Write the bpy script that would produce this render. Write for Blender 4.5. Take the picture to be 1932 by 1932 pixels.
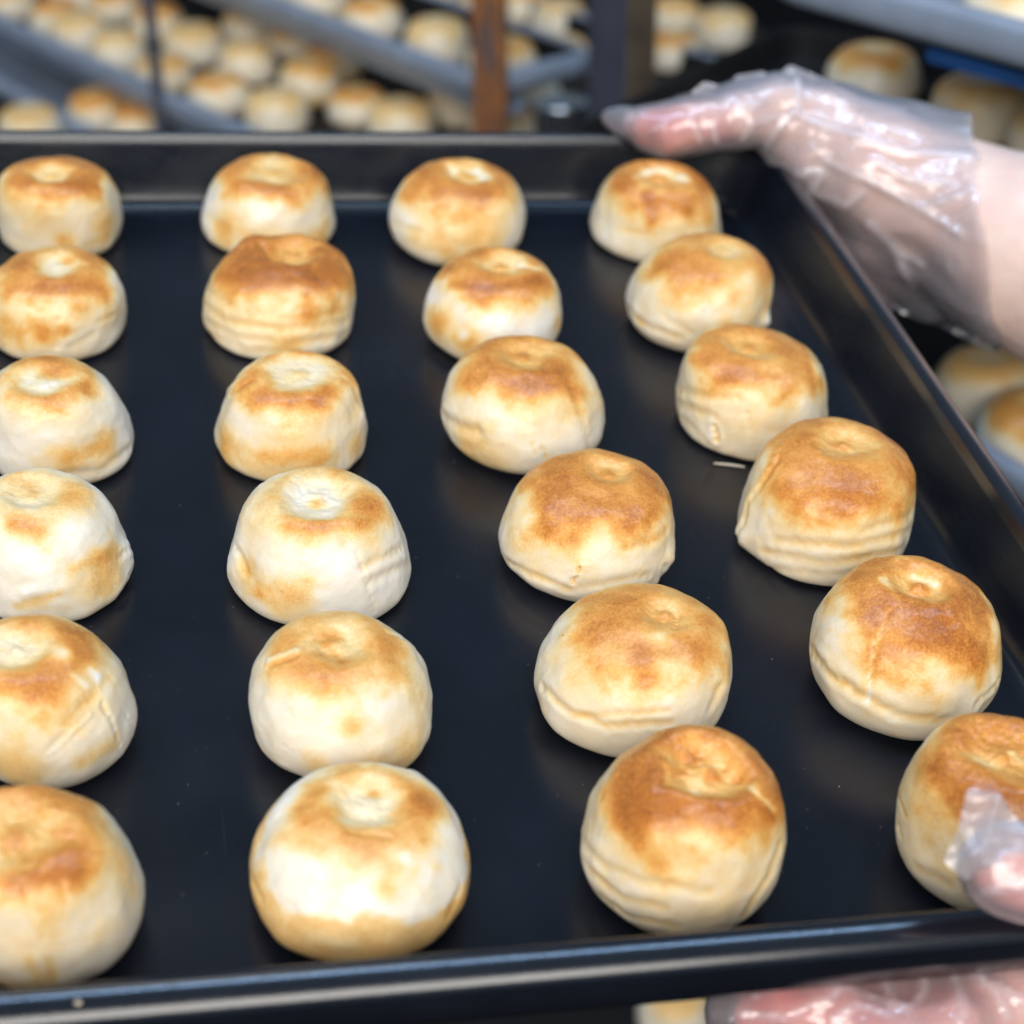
import bpy, math, random
import numpy as np
from mathutils import Matrix, Vector

for o in list(bpy.data.objects):
    bpy.data.objects.remove(o)
sc = bpy.context.scene
COL = sc.collection
rng = np.random.RandomState(7)

# ------------------------------------------------------------------ camera
PX = 1932.0                       # photograph measured at 1932 px across
F = 3535.2                        # focal length in those pixels
CTR = PX / 2


def cam_axes(yaw, pitch, roll):
    cy, sy, cp, sp, cr, sr = (math.cos(yaw), math.sin(yaw), math.cos(pitch),
                              math.sin(pitch), math.cos(roll), math.sin(roll))
    fwd = np.array([sy * cp, cy * cp, -sp])
    right = np.array([cy, -sy, 0.0])
    up = np.cross(right, fwd)
    return right * cr + up * sr, -right * sr + up * cr, fwd


def cam_matrix(ax, loc):
    r, u, f = ax
    return Matrix(((r[0], u[0], -f[0], loc[0]), (r[1], u[1], -f[1], loc[1]),
                   (r[2], u[2], -f[2], loc[2]), (0, 0, 0, 1)))


# camera seen from the tray's own axes (tray is held at a slant) and from the room's axes
T_AX = cam_axes(0.24786, 0.61585, 0.10822)
T_LOC = np.array([-0.24544, -0.65651, 0.32894])
W_AX = cam_axes(0.0, math.radians(30), math.radians(-0.4))
W_LOC = np.array([0.0, 0.0, 1.45])
MT = cam_matrix(W_AX, W_LOC) @ cam_matrix(T_AX, T_LOC).inverted()   # tray axes -> room axes

cam_data = bpy.data.cameras.new('camera')
cam = bpy.data.objects.new('camera', cam_data)
COL.objects.link(cam)
cam.matrix_world = cam_matrix(W_AX, W_LOC)
cam_data.sensor_width = 36.0
cam_data.lens = 36.0 * F / PX
cam_data.clip_start = 0.01
cam_data.clip_end = 100
cam_data.dof.use_dof = True
cam_data.dof.focus_distance = 0.508
cam_data.dof.aperture_fstop = 9.5
sc.camera = cam

# ------------------------------------------------------------------ world, lamps, exposure
world = bpy.data.worlds.new('World')
sc.world = world
world.use_nodes = True
bg = world.node_tree.nodes['Background']
bg.inputs[0].default_value = (0.60, 0.78, 1.0, 1)
bg.inputs[1].default_value = 0.24


def area(name, loc, target, sx, sy, power, col):
    d = bpy.data.lights.new(name, 'AREA')
    d.shape = 'RECTANGLE'
    d.size, d.size_y = sx, sy
    d.energy = power
    d.color = col
    o = bpy.data.objects.new(name, d)
    COL.objects.link(o)
    o.location = loc
    o.rotation_euler = (Vector(target) - Vector(loc)).to_track_quat('-Z', 'Y').to_euler()
    return o


area('shop_front_light', (-0.1, -1.8, 2.62), (0.05, 0.6, 1.15), 3.2, 1.3, 95, (1.0, 0.955, 0.88))
area('ceiling_tube', (0.15, 0.50, 2.9), (0.15, 0.50, 1.1), 3.2, 0.06, 28, (0.40, 0.65, 1.0))
area('rack_light', (-0.2, 1.1, 2.9), (0.1, 1.5, 0.9), 1.2, 0.3, 3.5, (1.0, 0.97, 0.92))

vs = sc.view_settings
vs.view_transform = 'Standard'
vs.look = 'None'
vs.exposure = 0.0
vs.gamma = 1.0
sc.cycles.max_bounces = 6
sc.cycles.use_adaptive_sampling = True
sc.cycles.adaptive_threshold = 0.025
sc.cycles.transparent_max_bounces = 16
sc.cycles.use_denoising = True
sc.render.film_transparent = False


# ------------------------------------------------------------------ picking points
def ray_w(px, py):
    r, u, f = W_AX
    return r * (px - CTR) / F - u * (py - CTR) / F + f


def at(px, py, depth):
    """room point seen at (px, py), depth metres along the view axis"""
    return W_LOC + ray_w(px, py) * depth


def atz(px, py, z):
    d = ray_w(px, py)
    return W_LOC + d * ((z - W_LOC[2]) / d[2])


def proj_t(P):
    d = np.asarray(P) - T_LOC
    z = d @ T_AX[2]
    return np.stack([CTR + F * (d @ T_AX[0]) / z, CTR - F * (d @ T_AX[1]) / z, z], -1)


# ------------------------------------------------------------------ numpy noise
_perm = rng.permutation(256)
_perm = np.concatenate([_perm, _perm])
_grad = rng.normal(size=(256, 3))
_grad /= np.linalg.norm(_grad, axis=1)[:, None]


def noise(P):
    P = np.asarray(P, float)
    i = np.floor(P).astype(int)
    f = P - i
    u = f * f * f * (f * (f * 6 - 15) + 10)
    i &= 255
    out = 0
    for dx in (0, 1):
        for dy in (0, 1):
            for dz in (0, 1):
                h = _perm[(_perm[(_perm[(i[..., 0] + dx) & 255] + i[..., 1] + dy) & 255]
                           + i[..., 2] + dz) & 255]
                g = _grad[h]
                d = (g[..., 0] * (f[..., 0] - dx) + g[..., 1] * (f[..., 1] - dy)
                     + g[..., 2] * (f[..., 2] - dz))
                w = ((u[..., 0] if dx else 1 - u[..., 0]) * (u[..., 1] if dy else 1 - u[..., 1])
                     * (u[..., 2] if dz else 1 - u[..., 2]))
                out = out + d * w
    return out * 1.5


def fbm(P, octv=3):
    a, s, out = 1.0, 1.0, 0
    for k in range(octv):
        out = out + a * noise(P * s + 17.3 * k)
        a *= 0.5
        s *= 2.03
    return out


def sstep(a, b, x):
    t = np.clip((x - a) / (b - a), 0, 1)
    return t * t * (3 - 2 * t)


# ------------------------------------------------------------------ mesh helpers
def mesh_obj(name, verts, faces, mat, parent=None, smooth=True, attrs=None):
    me = bpy.data.meshes.new(name)
    me.from_pydata([tuple(v) for v in np.asarray(verts, float)], [],
                   [tuple(int(i) for i in f) for f in faces])
    if attrs:
        for k, v in attrs.items():
            a = me.attributes.new(k, 'FLOAT', 'POINT')
            a.data.foreach_set('value', np.asarray(v, np.float32))
    if smooth:
        me.polygons.foreach_set('use_smooth', [True] * len(me.polygons))
    me.materials.append(mat)
    me.update()
    o = bpy.data.objects.new(name, me)
    COL.objects.link(o)
    if parent is not None:
        o.parent = parent
    return o


def empty(name, mat4=None):
    o = bpy.data.objects.new(name, None)
    o.empty_display_size = 0.02
    COL.objects.link(o)
    if mat4 is not None:
        o.matrix_world = mat4
    return o


def tag(o, label, cat, group=None):
    o['label'] = label
    o['category'] = cat
    if group:
        o['group'] = group
    return o


def box(c, s):
    """eight corners and six faces of a box, centre c, half size s"""
    v = [(c[0] + a * s[0], c[1] + b * s[1], c[2] + d * s[2])
         for a in (-1, 1) for b in (-1, 1) for d in (-1, 1)]
    f = [(0, 1, 3, 2), (4, 6, 7, 5), (0, 4, 5, 1), (2, 3, 7, 6), (0, 2, 6, 4), (1, 5, 7, 3)]
    return v, f


# ------------------------------------------------------------------ materials
def new_mat(name):
    m = bpy.data.materials.new(name)
    m.use_nodes = True
    nt = m.node_tree
    return m, nt, nt.nodes, nt.links, nt.nodes['Principled BSDF']


def n_noise(N, L, vec, scale, detail=3, rough=0.55, distort=0.0):
    n = N.new('ShaderNodeTexNoise')
    n.inputs['Scale'].default_value = scale
    n.inputs['Detail'].default_value = detail
    n.inputs['Roughness'].default_value = rough
    n.inputs['Distortion'].default_value = distort
    if vec is not None:
        L.new(vec, n.inputs['Vector'])
    return n


def n_math(N, L, op, a, b=None, c=None, clamp=False):
    n = N.new('ShaderNodeMath')
    n.operation = op
    n.use_clamp = clamp
    for k, v in enumerate((a, b, c)):
        if v is None:
            continue
        if isinstance(v, (int, float)):
            n.inputs[k].default_value = v
        else:
            L.new(v, n.inputs[k])
    return n.outputs[0]


def n_ramp(N, L, fac, stops, interp='LINEAR'):
    n = N.new('ShaderNodeValToRGB')
    cr = n.color_ramp
    cr.interpolation = interp
    while len(cr.elements) < len(stops):
        cr.elements.new(0.5)
    for e, (p, c) in zip(cr.elements, stops):
        e.position = p
        e.color = (*c, 1) if len(c) == 3 else c
    L.new(fac, n.inputs[0])
    return n.outputs[0]


def n_bump(N, L, height, strength, dist, normal=None):
    n = N.new('ShaderNodeBump')
    n.inputs['Strength'].default_value = strength
    n.inputs['Distance'].default_value = dist
    L.new(height, n.inputs['Height'])
    if normal is not None:
        L.new(normal, n.inputs['Normal'])
    return n.outputs[0]


def make_dough():
    m, nt, N, L, P = new_mat('baked_dough')
    tc = N.new('ShaderNodeTexCoord').outputs['Object']
    info = N.new('ShaderNodeObjectInfo')
    off = N.new('ShaderNodeVectorMath')
    off.operation = 'ADD'
    rv = N.new('ShaderNodeVectorMath')
    rv.operation = 'SCALE'
    rv.inputs[0].default_value = (1.7, 0.9, 2.3)
    L.new(info.outputs['Random'], rv.inputs['Scale'])
    L.new(tc, off.inputs[0])
    L.new(rv.outputs[0], off.inputs[1])
    vec = off.outputs[0]
    at_ = N.new('ShaderNodeAttribute')
    at_.attribute_name = 'bake'
    bake = at_.outputs['Fac']
    fine = n_noise(N, L, vec, 1250, 2, 0.7).outputs[0]
    mid = n_noise(N, L, vec, 330, 3, 0.6, 0.6).outputs[0]
    big = n_noise(N, L, vec, 90, 3, 0.6, 0.4).outputs[0]
    # browned crust is speckled more strongly than white dough
    amp = n_math(N, L, 'MULTIPLY_ADD', bake, 0.6, 0.06)
    fs = n_math(N, L, 'MULTIPLY', n_math(N, L, 'SUBTRACT', fine, 0.5), amp)
    ms = n_math(N, L, 'MULTIPLY', n_math(N, L, 'SUBTRACT', mid, 0.5),
                n_math(N, L, 'MULTIPLY_ADD', bake, 0.24, 0.05))
    bs = n_math(N, L, 'MULTIPLY', n_math(N, L, 'SUBTRACT', big, 0.5), 0.13)
    b2 = n_math(N, L, 'ADD', n_math(N, L, 'ADD', bake, fs), n_math(N, L, 'ADD', ms, bs), clamp=True)
    col = n_ramp(N, L, b2, [(0.0, (0.86, 0.80, 0.72)), (0.10, (0.87, 0.76, 0.59)),
                            (0.26, (0.87, 0.63, 0.31)), (0.42, (0.82, 0.45, 0.13)),
                            (0.58, (0.71, 0.295, 0.06)), (0.74, (0.50, 0.165, 0.028)),
                            (0.9, (0.30, 0.092, 0.018)), (1.0, (0.17, 0.05, 0.012))])
    L.new(col, P.inputs['Base Color'])
    r = n_math(N, L, 'MULTIPLY_ADD', mid, 0.26, n_math(N, L, 'MULTIPLY_ADD', bake, -0.14, 0.26))
    L.new(r, P.inputs['Roughness'])
    P.inputs['Specular IOR Level'].default_value = 0.42
    P.inputs['Subsurface Weight'].default_value = 0.22
    P.inputs['Subsurface Radius'].default_value = (1.0, 0.55, 0.28)
    P.inputs['Subsurface Scale'].default_value = 0.004
    h = n_math(N, L, 'ADD', n_math(N, L, 'MULTIPLY', mid, 0.8), n_math(N, L, 'MULTIPLY', fine, 0.25))
    L.new(n_bump(N, L, h, 0.42, 0.0005), P.inputs['Normal'])
    return m


def make_tray_mat(name, base, rough, metallic=0.0, scuff=True):
    m, nt, N, L, P = new_mat(name)
    tc = N.new('ShaderNodeTexCoord').outputs['Object']
    cloud = n_noise(N, L, tc, 22, 5, 0.6, 0.5).outputs[0]
    grain = n_noise(N, L, tc, 1800, 3, 0.6).outputs[0]
    col = n_ramp(N, L, cloud, [(0.3, tuple(c * 0.8 for c in base)), (0.7, tuple(c * 1.25 for c in base))])
    L.new(col, P.inputs['Base Color'])
    P.inputs['Metallic'].default_value = metallic
    r = n_math(N, L, 'MULTIPLY_ADD', cloud, 0.14, rough - 0.07)
    r2 = n_math(N, L, 'MULTIPLY_ADD', grain, 0.06, n_math(N, L, 'SUBTRACT', r, 0.03))
    if scuff:
        # oily smears with ragged edges on the side walls, fine scratches on the floor
        sep = N.new('ShaderNodeSeparateXYZ')
        L.new(tc, sep.inputs[0])
        mp = N.new('ShaderNodeMapping')
        mp.inputs['Scale'].default_value = (34, 20, 110)
        L.new(tc, mp.inputs[0])
        sm = n_noise(N, L, mp.outputs[0], 1.0, 6, 0.7, 0.5).outputs[0]
        wall = n_math(N, L, 'GREATER_THAN', sep.outputs['Z'], 0.0035)
        dry = n_math(N, L, 'MULTIPLY', n_ramp(N, L, sm, [(0.47, (0, 0, 0)), (0.53, (1, 1, 1))]), wall)
        r2 = n_math(N, L, 'MULTIPLY_ADD', dry, 0.07, r2)
        mp2 = N.new('ShaderNodeMapping')
        mp2.inputs['Rotation'].default_value = (0, 0, 0.7)
        mp2.inputs['Scale'].default_value = (900, 18, 900)
        L.new(tc, mp2.inputs[0])
        scr = n_ramp(N, L, n_noise(N, L, mp2.outputs[0], 1.0, 2, 0.5).outputs[0], [(0.70, (0, 0, 0)), (0.76, (1, 1, 1))])
        r2 = n_math(N, L, 'MULTIPLY_ADD', scr, 0.10, r2)
        grease = n_ramp(N, L, n_noise(N, L, tc, 9, 5, 0.65, 1.0).outputs[0], [(0.45, (0, 0, 0)), (0.62, (1, 1, 1))])
        r2 = n_math(N, L, 'MULTIPLY_ADD', grease, -0.07, r2)
    L.new(r2, P.inputs['Roughness'])
    P.inputs['Specular IOR Level'].default_value = 0.36
    L.new(n_bump(N, L, grain, 0.12, 0.0002), P.inputs['Normal'])
    return m


def make_simple(name, base, rough, metallic=0.0, var=0.15, scale=40, bump=0.0):
    m, nt, N, L, P = new_mat(name)
    tc = N.new('ShaderNodeTexCoord').outputs['Object']
    c = n_noise(N, L, tc, scale, 4, 0.6).outputs[0]
    L.new(n_ramp(N, L, c, [(0.3, tuple(max(0, x * (1 - var)) for x in base)),
                           (0.7, tuple(min(1, x * (1 + var)) for x in base))]), P.inputs['Base Color'])
    P.inputs['Roughness'].default_value = rough
    P.inputs['Metallic'].default_value = metallic
    if bump:
        L.new(n_bump(N, L, c, bump, 0.001), P.inputs['Normal'])
    return m


def make_rust():
    m, nt, N, L, P = new_mat('rusty_steel')
    tc = N.new('ShaderNodeTexCoord').outputs['Object']
    mp = N.new('ShaderNodeMapping')
    mp.inputs['Scale'].default_value = (1, 1, 0.25)
    L.new(tc, mp.inputs[0])
    c = n_noise(N, L, mp.outputs[0], 60, 5, 0.65, 0.4).outputs[0]
    L.new(n_ramp(N, L, c, [(0.38, (0.06, 0.06, 0.08)), (0.46, (0.14, 0.06, 0.025)),
                           (0.58, (0.30, 0.10, 0.02)), (0.75, (0.20, 0.065, 0.02))]), P.inputs['Base Color'])
    P.inputs['Roughness'].default_value = 0.65
    L.new(n_bump(N, L, c, 0.4, 0.001), P.inputs['Normal'])
    return m


DOUGH = make_dough()
TRAY = make_tray_mat('black_nonstick', (0.0055, 0.0075, 0.0125), 0.25)
RIM = make_tray_mat('black_rim_enamel', (0.0055, 0.0075, 0.0125), 0.18, scuff=False)
RIM.node_tree.nodes['Principled BSDF'].inputs['Specular IOR Level'].default_value = 0.8
ALU = make_simple('dull_aluminium', (0.36, 0.41, 0.50), 0.32, 0.4, 0.12, 30)
BLACKTRAY = make_simple('dark_rack_tray', (0.012, 0.011, 0.011), 0.6, 0.0)
BLACKTRAY.node_tree.nodes['Principled BSDF'].inputs['Specular IOR Level'].default_value = 0.15
RUST = make_rust()
POST = make_simple('blue_grey_steel', (0.05, 0.055, 0.078), 0.55, 0.1, 0.25, 25)
BROWN = make_simple('brown_stained_steel', (0.16, 0.11, 0.065), 0.5, 0.1, 0.5, 22)
DFLOOR = make_simple('dark_floor', (0.013, 0.012, 0.012), 0.9)
DFLOOR.node_tree.nodes['Principled BSDF'].inputs['Specular IOR Level'].default_value = 0.05
BLUE = make_simple('blue_plastic', (0.006, 0.045, 0.16), 0.5, 0.0, 0.6, 14)
STEEL = make_simple('bright_steel', (0.50, 0.53, 0.55), 0.18, 0.95, 0.1, 30)
CRUMB = make_simple('crumb', (0.62, 0.50, 0.36), 0.7)


# ------------------------------------------------------------------ trays
TRAY_H, TRAY_O, TRAY_D = 0.02485, 0.0068, 0.3896


def ring(x0, x1, y0, y1, d, rc, seg=10, sub=24):
    """rounded rectangle grown outward by d"""
    r = max(rc + d, 0.0005)
    X0, X1, Y0, Y1 = x0 - d, x1 + d, y0 - d, y1 + d
    pts = []
    for (cx, cy, a0) in ((X1 - r, Y1 - r, 0), (X0 + r, Y1 - r, 90), (X0 + r, Y0 + r, 180), (X1 - r, Y0 + r, 270)):
        arc = [(cx + r * math.cos(math.radians(a0 + 90 * k / seg)),
                cy + r * math.sin(math.radians(a0 + 90 * k / seg))) for k in range(seg + 1)]
        if pts:
            a, b = pts[-1], arc[0]
            pts += [(a[0] + (b[0] - a[0]) * t / sub, a[1] + (b[1] - a[1]) * t / sub) for t in range(1, sub)]
        pts += arc
    a, b = pts[-1], pts[0]
    pts += [(a[0] + (b[0] - a[0]) * t / sub, a[1] + (b[1] - a[1]) * t / sub) for t in range(1, sub)]
    return pts


def loft(prof, rect, rc, cap=False, seg=10, sub=24, down=False):
    V, Fs = [], []
    n = None
    for d, z in prof:
        p = ring(*rect, d, rc, seg, sub)
        n = len(p)
        V += [(x, y, z) for x, y in p]
    for k in range(len(prof) - 1):
        for i in range(n):
            j = (i + 1) % n
            q = (k * n + i, (k + 1) * n + i, (k + 1) * n + j, k * n + j)
            Fs.append(q[::-1] if down else q)
    if cap:
        Fs.append(tuple(range(n))[::-1] if down else tuple(range(n)))
    return V, Fs


def tray_profiles(h, o, w, drop):
    pan = [(-0.03, 0), (-0.007, 0), (-0.0045, 0.0003), (-0.0022, 0.0012), (-0.0007, 0.0027), (0.0004, 0.0046)]
    for t in (0.25, 0.5, 0.75, 0.93):
        pan.append((0.0004 + (o - 0.0008 - 0.0004) * t, 0.0046 + (h - 0.0015 - 0.0046) * t))
    rim = [(pan[-1][0], pan[-1][1]), (o - 0.0006, h - 0.001), (o, h)]
    for k in range(1, 13):
        a = math.pi * k / 12
        rim.append((o + w / 2 - w / 2 * math.cos(a), h + 0.0024 * math.sin(a) - (drop * 0.25) * (1 - math.cos(a)) / 2))
    rim += [(o + w + 0.0007, h - drop * 0.5), (o + w + 0.0006, h - drop * 0.8), (o + w - 0.0006, h - drop),
            (o + w - 0.0022, h - drop - 0.0004), (o + w - 0.003, h - drop + 0.0012)]
    rim.append((o + 0.0012, h - 0.004))
    out = [(o + 0.0011, h - 0.004), (0.0016, 0.004), (0.0004, 0.0005), (-0.002, -0.0008), (-0.007, -0.0012), (-0.03, -0.0012)]
    return pan, rim, out


def make_tray(mat4, rect, h, o, w, drop, rc, mat, rimmat=None, seg=10, sub=24):
    root = empty('baking_tray', mat4)
    pan, rim, out = tray_profiles(h, o, w, drop)
    v, f = loft(pan, rect, rc, True, seg, sub)
    p = mesh_obj('pan', v, f, mat, root)
    v, f = loft(rim, rect, rc, False, seg, sub)
    r = mesh_obj('rolled_rim', v, f, rimmat or mat, root)
    v, f = loft(out[::-1], rect, rc, True, seg, sub, True)
    mesh_obj('underside', v, f, rimmat or mat, root)
    return root


main_tray = make_tray(MT, (-0.60, 0.0, -TRAY_D, 0.0), TRAY_H, TRAY_O, 0.0085, 0.0125, 0.018, TRAY, RIM)
tag(main_tray, 'black non-stick baking tray full of buns held by two gloved hands', 'baking tray')

# ------------------------------------------------------------------ buns on the tray
PROF = {
    'cone': [(.88, 0), (.955, .035), (1, .13), (.985, .3), (.935, .5), (.865, .68), (.765, .83), (.61, .93), (.40, .98), (.2, .995), (0, 1)],
    'round': [(.74, 0), (.865, .05), (.965, .17), (1, .34), (.975, .53), (.90, .70), (.785, .84), (.62, .935), (.40, .985), (.2, .997), (0, 1)],
    'drum': [(.87, 0), (.95, .04), (.995, .15), (1, .34), (.975, .55), (.92, .72), (.83, .85), (.67, .94), (.45, .985), (.22, .997), (0, 1)],
}


def profile(kind, n):
    p = np.array(PROF[kind], float)
    q = np.vstack([2 * p[0] - p[1], p, 2 * p[-1] - p[-2]])
    q[-1] = (-p[-2][0], p[-2][1])
    out = []
    for i in range(len(p) - 1):
        a, b, c, d = q[i:i + 4]
        for t in np.linspace(0, 1, 16, endpoint=False):
            out.append(0.5 * (2 * b + (c - a) * t + (2 * a - 5 * b + 4 * c - d) * t * t + (3 * b - a - 3 * c + d) * t ** 3))
    out.append(p[-1])
    out = np.array(out)
    w = np.array([1.0, 0.55])
    s = np.concatenate([[0], np.cumsum(np.linalg.norm(np.diff(out * w, axis=0), axis=1))])
    t = np.linspace(0, s[-1], n)
    return np.stack([np.interp(t, s, out[:, 0]), np.interp(t, s, out[:, 1])], 1)


def fit_bun(kind, bb, lean_px):
    """tray position, radius and height whose outline fills the box bb = (L, R, T, B)"""
    pr = profile(kind, 24)
    th = np.linspace(0, 2 * math.pi, 48, endpoint=False)
    L_, R_, T_, B_ = bb
    q = np.array([-0.1, -0.2, 0.025, 0.026])
    d = T_AX[0] * ((L_ + R_) / 2 - CTR) / F - T_AX[1] * ((T_ + B_) / 2 + 20 - CTR) / F + T_AX[2]
    P0 = T_LOC + d * ((0.01 - T_LOC[2]) / d[2])
    q[:2] = P0[:2]

    def bbox(q):
        x, y, R, H = q
        V = np.stack([x + R * pr[:, :1] * np.cos(th), y + R * pr[:, :1] * np.sin(th), H * pr[:, 1:] + 0 * th], -1).reshape(-1, 3)
        u = proj_t(V)
        return np.array([u[:, 0].min(), u[:, 0].max(), u[:, 1].min(), u[:, 1].max()])
    tgt = np.array([L_, R_, T_, B_], float)
    for it in range(8):
        r = bbox(q) - tgt
        J = np.empty((4, 4))
        for k in range(4):
            e = q.copy()
            e[k] += 1e-4
            J[:, k] = (bbox(e) - tgt - r) / 1e-4
        q = q - np.linalg.solve(J, r)
    return q


# magnified crops of the photograph in which the marks below were measured: origin and scale
CROP = {'A': (0, 420, .3519), 'B': (0, 1340, .4969), 'C': (620, 1340, .4968), 'D': (680, 2200, .3727),
        'E': (1640, 2050, .352), 'F': (2300, 1580, .3421), 'G': (1080, 430, .3365), 'H': (1680, 430, .3158),
        'I': (1900, 900, .5492), 'J': (500, 600, .5176), 'K': (1400, 1200, .4141), 'L': (0, 600, .4141),
        'M': (0, 2000, .5176), 'N': (0, 0, .766), 'O': (2000, 2000, .4974), 'Z': (0, 0, 1 / .65248)}
NU, NV = 216, 112


def build_bun(spec):
    kind, bb = spec['kind'], spec['bb']
    ox, oy, s = CROP[spec['crop']]
    cv = lambda p: ((ox + p[0] * s) * .65248, (oy + p[1] * s) * .65248)
    wpx = s * .65248
    x, y, R, H = fit_bun(kind, bb, None)
    seed = spec['seed']
    pr = profile(kind, NV)
    th = np.linspace(0, 2 * math.pi, NU, endpoint=False)
    ct, st = np.cos(th), np.sin(th)
    zf = np.repeat(pr[:, 1:], NU, 1)
    rf = np.repeat(pr[:, :1], NU, 1)
    # uneven outline
    npos = np.stack([1.6 * ct * rf, 1.6 * st * rf, 1.3 * zf], -1) + seed * 3.7
    lump = fbm(npos, 2)
    rr = R * rf * (1 + spec.get('lump', .035) * lump)
    X, Y, Z = rr * ct, rr * st, H * zf * (1 + 0.03 * fbm(npos * 0.8 + 5, 2) * rf * zf)
    # lean of the crown towards where its dimple is seen
    dpx = cv(spec['dim'])
    d = T_AX[0] * (dpx[0] - CTR) / F - T_AX[1] * (dpx[1] - CTR) / F + T_AX[2]
    Pd = T_LOC + d * ((H * 0.90 - T_LOC[2]) / d[2])
    lean = np.clip((Pd[:2] - (x, y)), -0.3 * R, 0.3 * R)
    k = np.clip(zf, 0, 1) ** 1.6 * 0.7
    X, Y = X + lean[0] * k, Y + lean[1] * k
    dep = proj_t(np.array([[x, y, H / 2]]))[0, 2]
    m_px = dep / F                                        # metres per photograph pixel here
    # dimple: hollow, inner mound and a slightly raised crest
    dd = np.hypot(X - lean[0], (Y - lean[1]))
    warp = 1 + 0.18 * fbm(np.stack([X * 90, Y * 90, Z * 0 + seed], -1), 2)
    rd = spec['rd'] * wpx * m_px
    t = dd / rd * warp
    top = sstep(0.55, 0.8, zf)
    dz = spec.get('dd', 2.2) * 1.2e-3
    hollow = -np.exp(-(t / 0.72) ** 2) + 0.30 * np.exp(-((t - 1.25) / 0.42) ** 2)
    mound = spec.get('mound', .55) * np.exp(-(t / 0.32) ** 2)
    ripple = 0.10 * np.cos(t * 6.5 + 1.5 * fbm(np.stack([X * 60, Y * 60, Z * 0 + seed], -1), 2)) * np.exp(-((t - .8) / .6) ** 2)
    crinkle = ripple + 0.16 * fbm(np.stack([X * 330, Y * 330, Z * 330 + seed], -1), 2) * np.exp(-(t / 0.95) ** 2)
    Z = Z + top * dz * (hollow + mound + crinkle)
    V = np.stack([X, Y, Z], -1)
    V = V + 0.00035 * fbm(V * 110 + seed, 3)[..., None] * np.stack([ct + 0 * X, st + 0 * X, 0 * X + .6], -1)
    V[..., 2] = np.maximum(V[..., 2], 0)

    def normals(V):
        du = np.roll(V, -1, 1) - np.roll(V, 1, 1)
        dv = np.gradient(V, axis=0)
        n = np.cross(du, dv)
        n /= np.linalg.norm(n, axis=-1)[..., None] + 1e-12
        return n
    Nn = normals(V)
    base = np.array([x, y, 0.0])
    uv = proj_t(V + base)
    view = T_LOC - (V + base)
    face = (Nn * view).sum(-1) / np.linalg.norm(view, axis=-1) > 0.02

    def hit(p):
        d2 = (uv[..., 0] - p[0]) ** 2 + (uv[..., 1] - p[1]) ** 2 + np.where(face, 0, 1e9)
        return V.reshape(-1, 3)[d2.argmin()]
    # bake level of the crust
    wob = fbm(V * 75 + seed * 1.3, 4)
    wob2 = fbm(V * 160 + seed * 2.1, 3)
    arc = np.repeat(np.linspace(0, 1, NV)[:, None], NU, 1)

    def arc_at(frac):
        p = ((max(bb[0], 0) + min(bb[1], PX)) / 2 if bb[0] >= 0 and bb[1] <= PX else (bb[0] + bb[1]) / 2, bb[2] + frac * (bb[3] - bb[2]))
        d2 = (uv[..., 0] - p[0]) ** 2 + (uv[..., 1] - p[1]) ** 2 + np.where(face, 0, 1e9)
        return arc.ravel()[d2.argmin()]
    a0 = arc_at(spec['cap'])
    aa = arc + 0.11 * wob + 0.04 * wob2
    bake = spec.get('S', .06) + .03 + .05 * fbm(V * 45 + seed * .7, 2) \
        + 1.05 * spec['T'] * (.34 * sstep(a0 - .27, a0 + .06, aa) + .74 * sstep(a0 - .09, a0 + .18, aa))
    bake = bake * (1 + 0.35 * wob * sstep(.5, .8, zf))
    pale = spec.get('pale', .75)
    bake = bake * (1 - pale * np.exp(-((t * (1 + .25 * wob2)) / 0.95) ** 4) * top) \
        + .06 * np.exp(-t ** 4) * top + spec.get('spot', .18) * np.exp(-((t * (1 + .4 * wob2)) / 0.33) ** 2) * top
    if spec.get('G'):
        ab = arc_at(spec['zb'])
        bake = np.maximum(bake, spec['G'] * (1 - sstep(ab - .05, ab + .05, arc + 0.09 * wob + .04 * wob2)))
    bake = bake + 0.05 * (1 - sstep(.0, .06, zf))
    # marks measured in the photograph: strokes and blots set on the surface
    disp = np.zeros_like(bake)
    for mk in spec.get('marks', ()):
        pts, w, depth, db = mk
        pts = [cv(p) for p in pts]
        smp = []
        if len(pts) == 1:
            smp = [hit(pts[0])]
        else:
            for a, b in zip(pts[:-1], pts[1:]):
                nn = max(2, int(math.hypot(b[0] - a[0], b[1] - a[1]) / 5))
                smp += [hit((a[0] + (b[0] - a[0]) * i / nn, a[1] + (b[1] - a[1]) * i / nn)) for i in range(nn + 1)]
        smp = np.array(smp)
        wm = w * wpx * m_px
        flat = V.reshape(-1, 3)
        dist = np.full(len(flat), 1e9)
        for sp in smp:
            dist = np.minimum(dist, ((flat - sp) ** 2).sum(1))
        dist = np.sqrt(dist).reshape(bake.shape)
        if db:
            q = dist / wm * (1 + 0.38 * wob + 0.28 * wob2)
            if len(pts) == 1 and db > .1 and smp[0][2] < .5 * H:
                db *= 1.1
            bake = bake + db * np.exp(-np.clip(q, 0, 9) ** (2.3 if len(pts) == 1 else 2.2))
        if depth:
            if len(pts) > 1:
                q = dist / (wm * 1.05)
                disp += (0.85 if depth <= -3 else 0.46) * depth * 1e-3 * (0.8 + 0.3 * wob) * (np.exp(-q ** 2) - 0.22 * np.exp(-((q - 2.0) / 0.9) ** 2))
            else:
                disp += 0.6 * depth * 1e-3 * np.exp(-(dist / (1.3 * wm)) ** 2) * (1 + .4 * wob2)
    bake = np.where(bake > .5, .5 + .36 * (1 - np.exp(-np.maximum(bake - .5, 0) / .36)), bake)
    V = V + Nn * disp[..., None]
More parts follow.
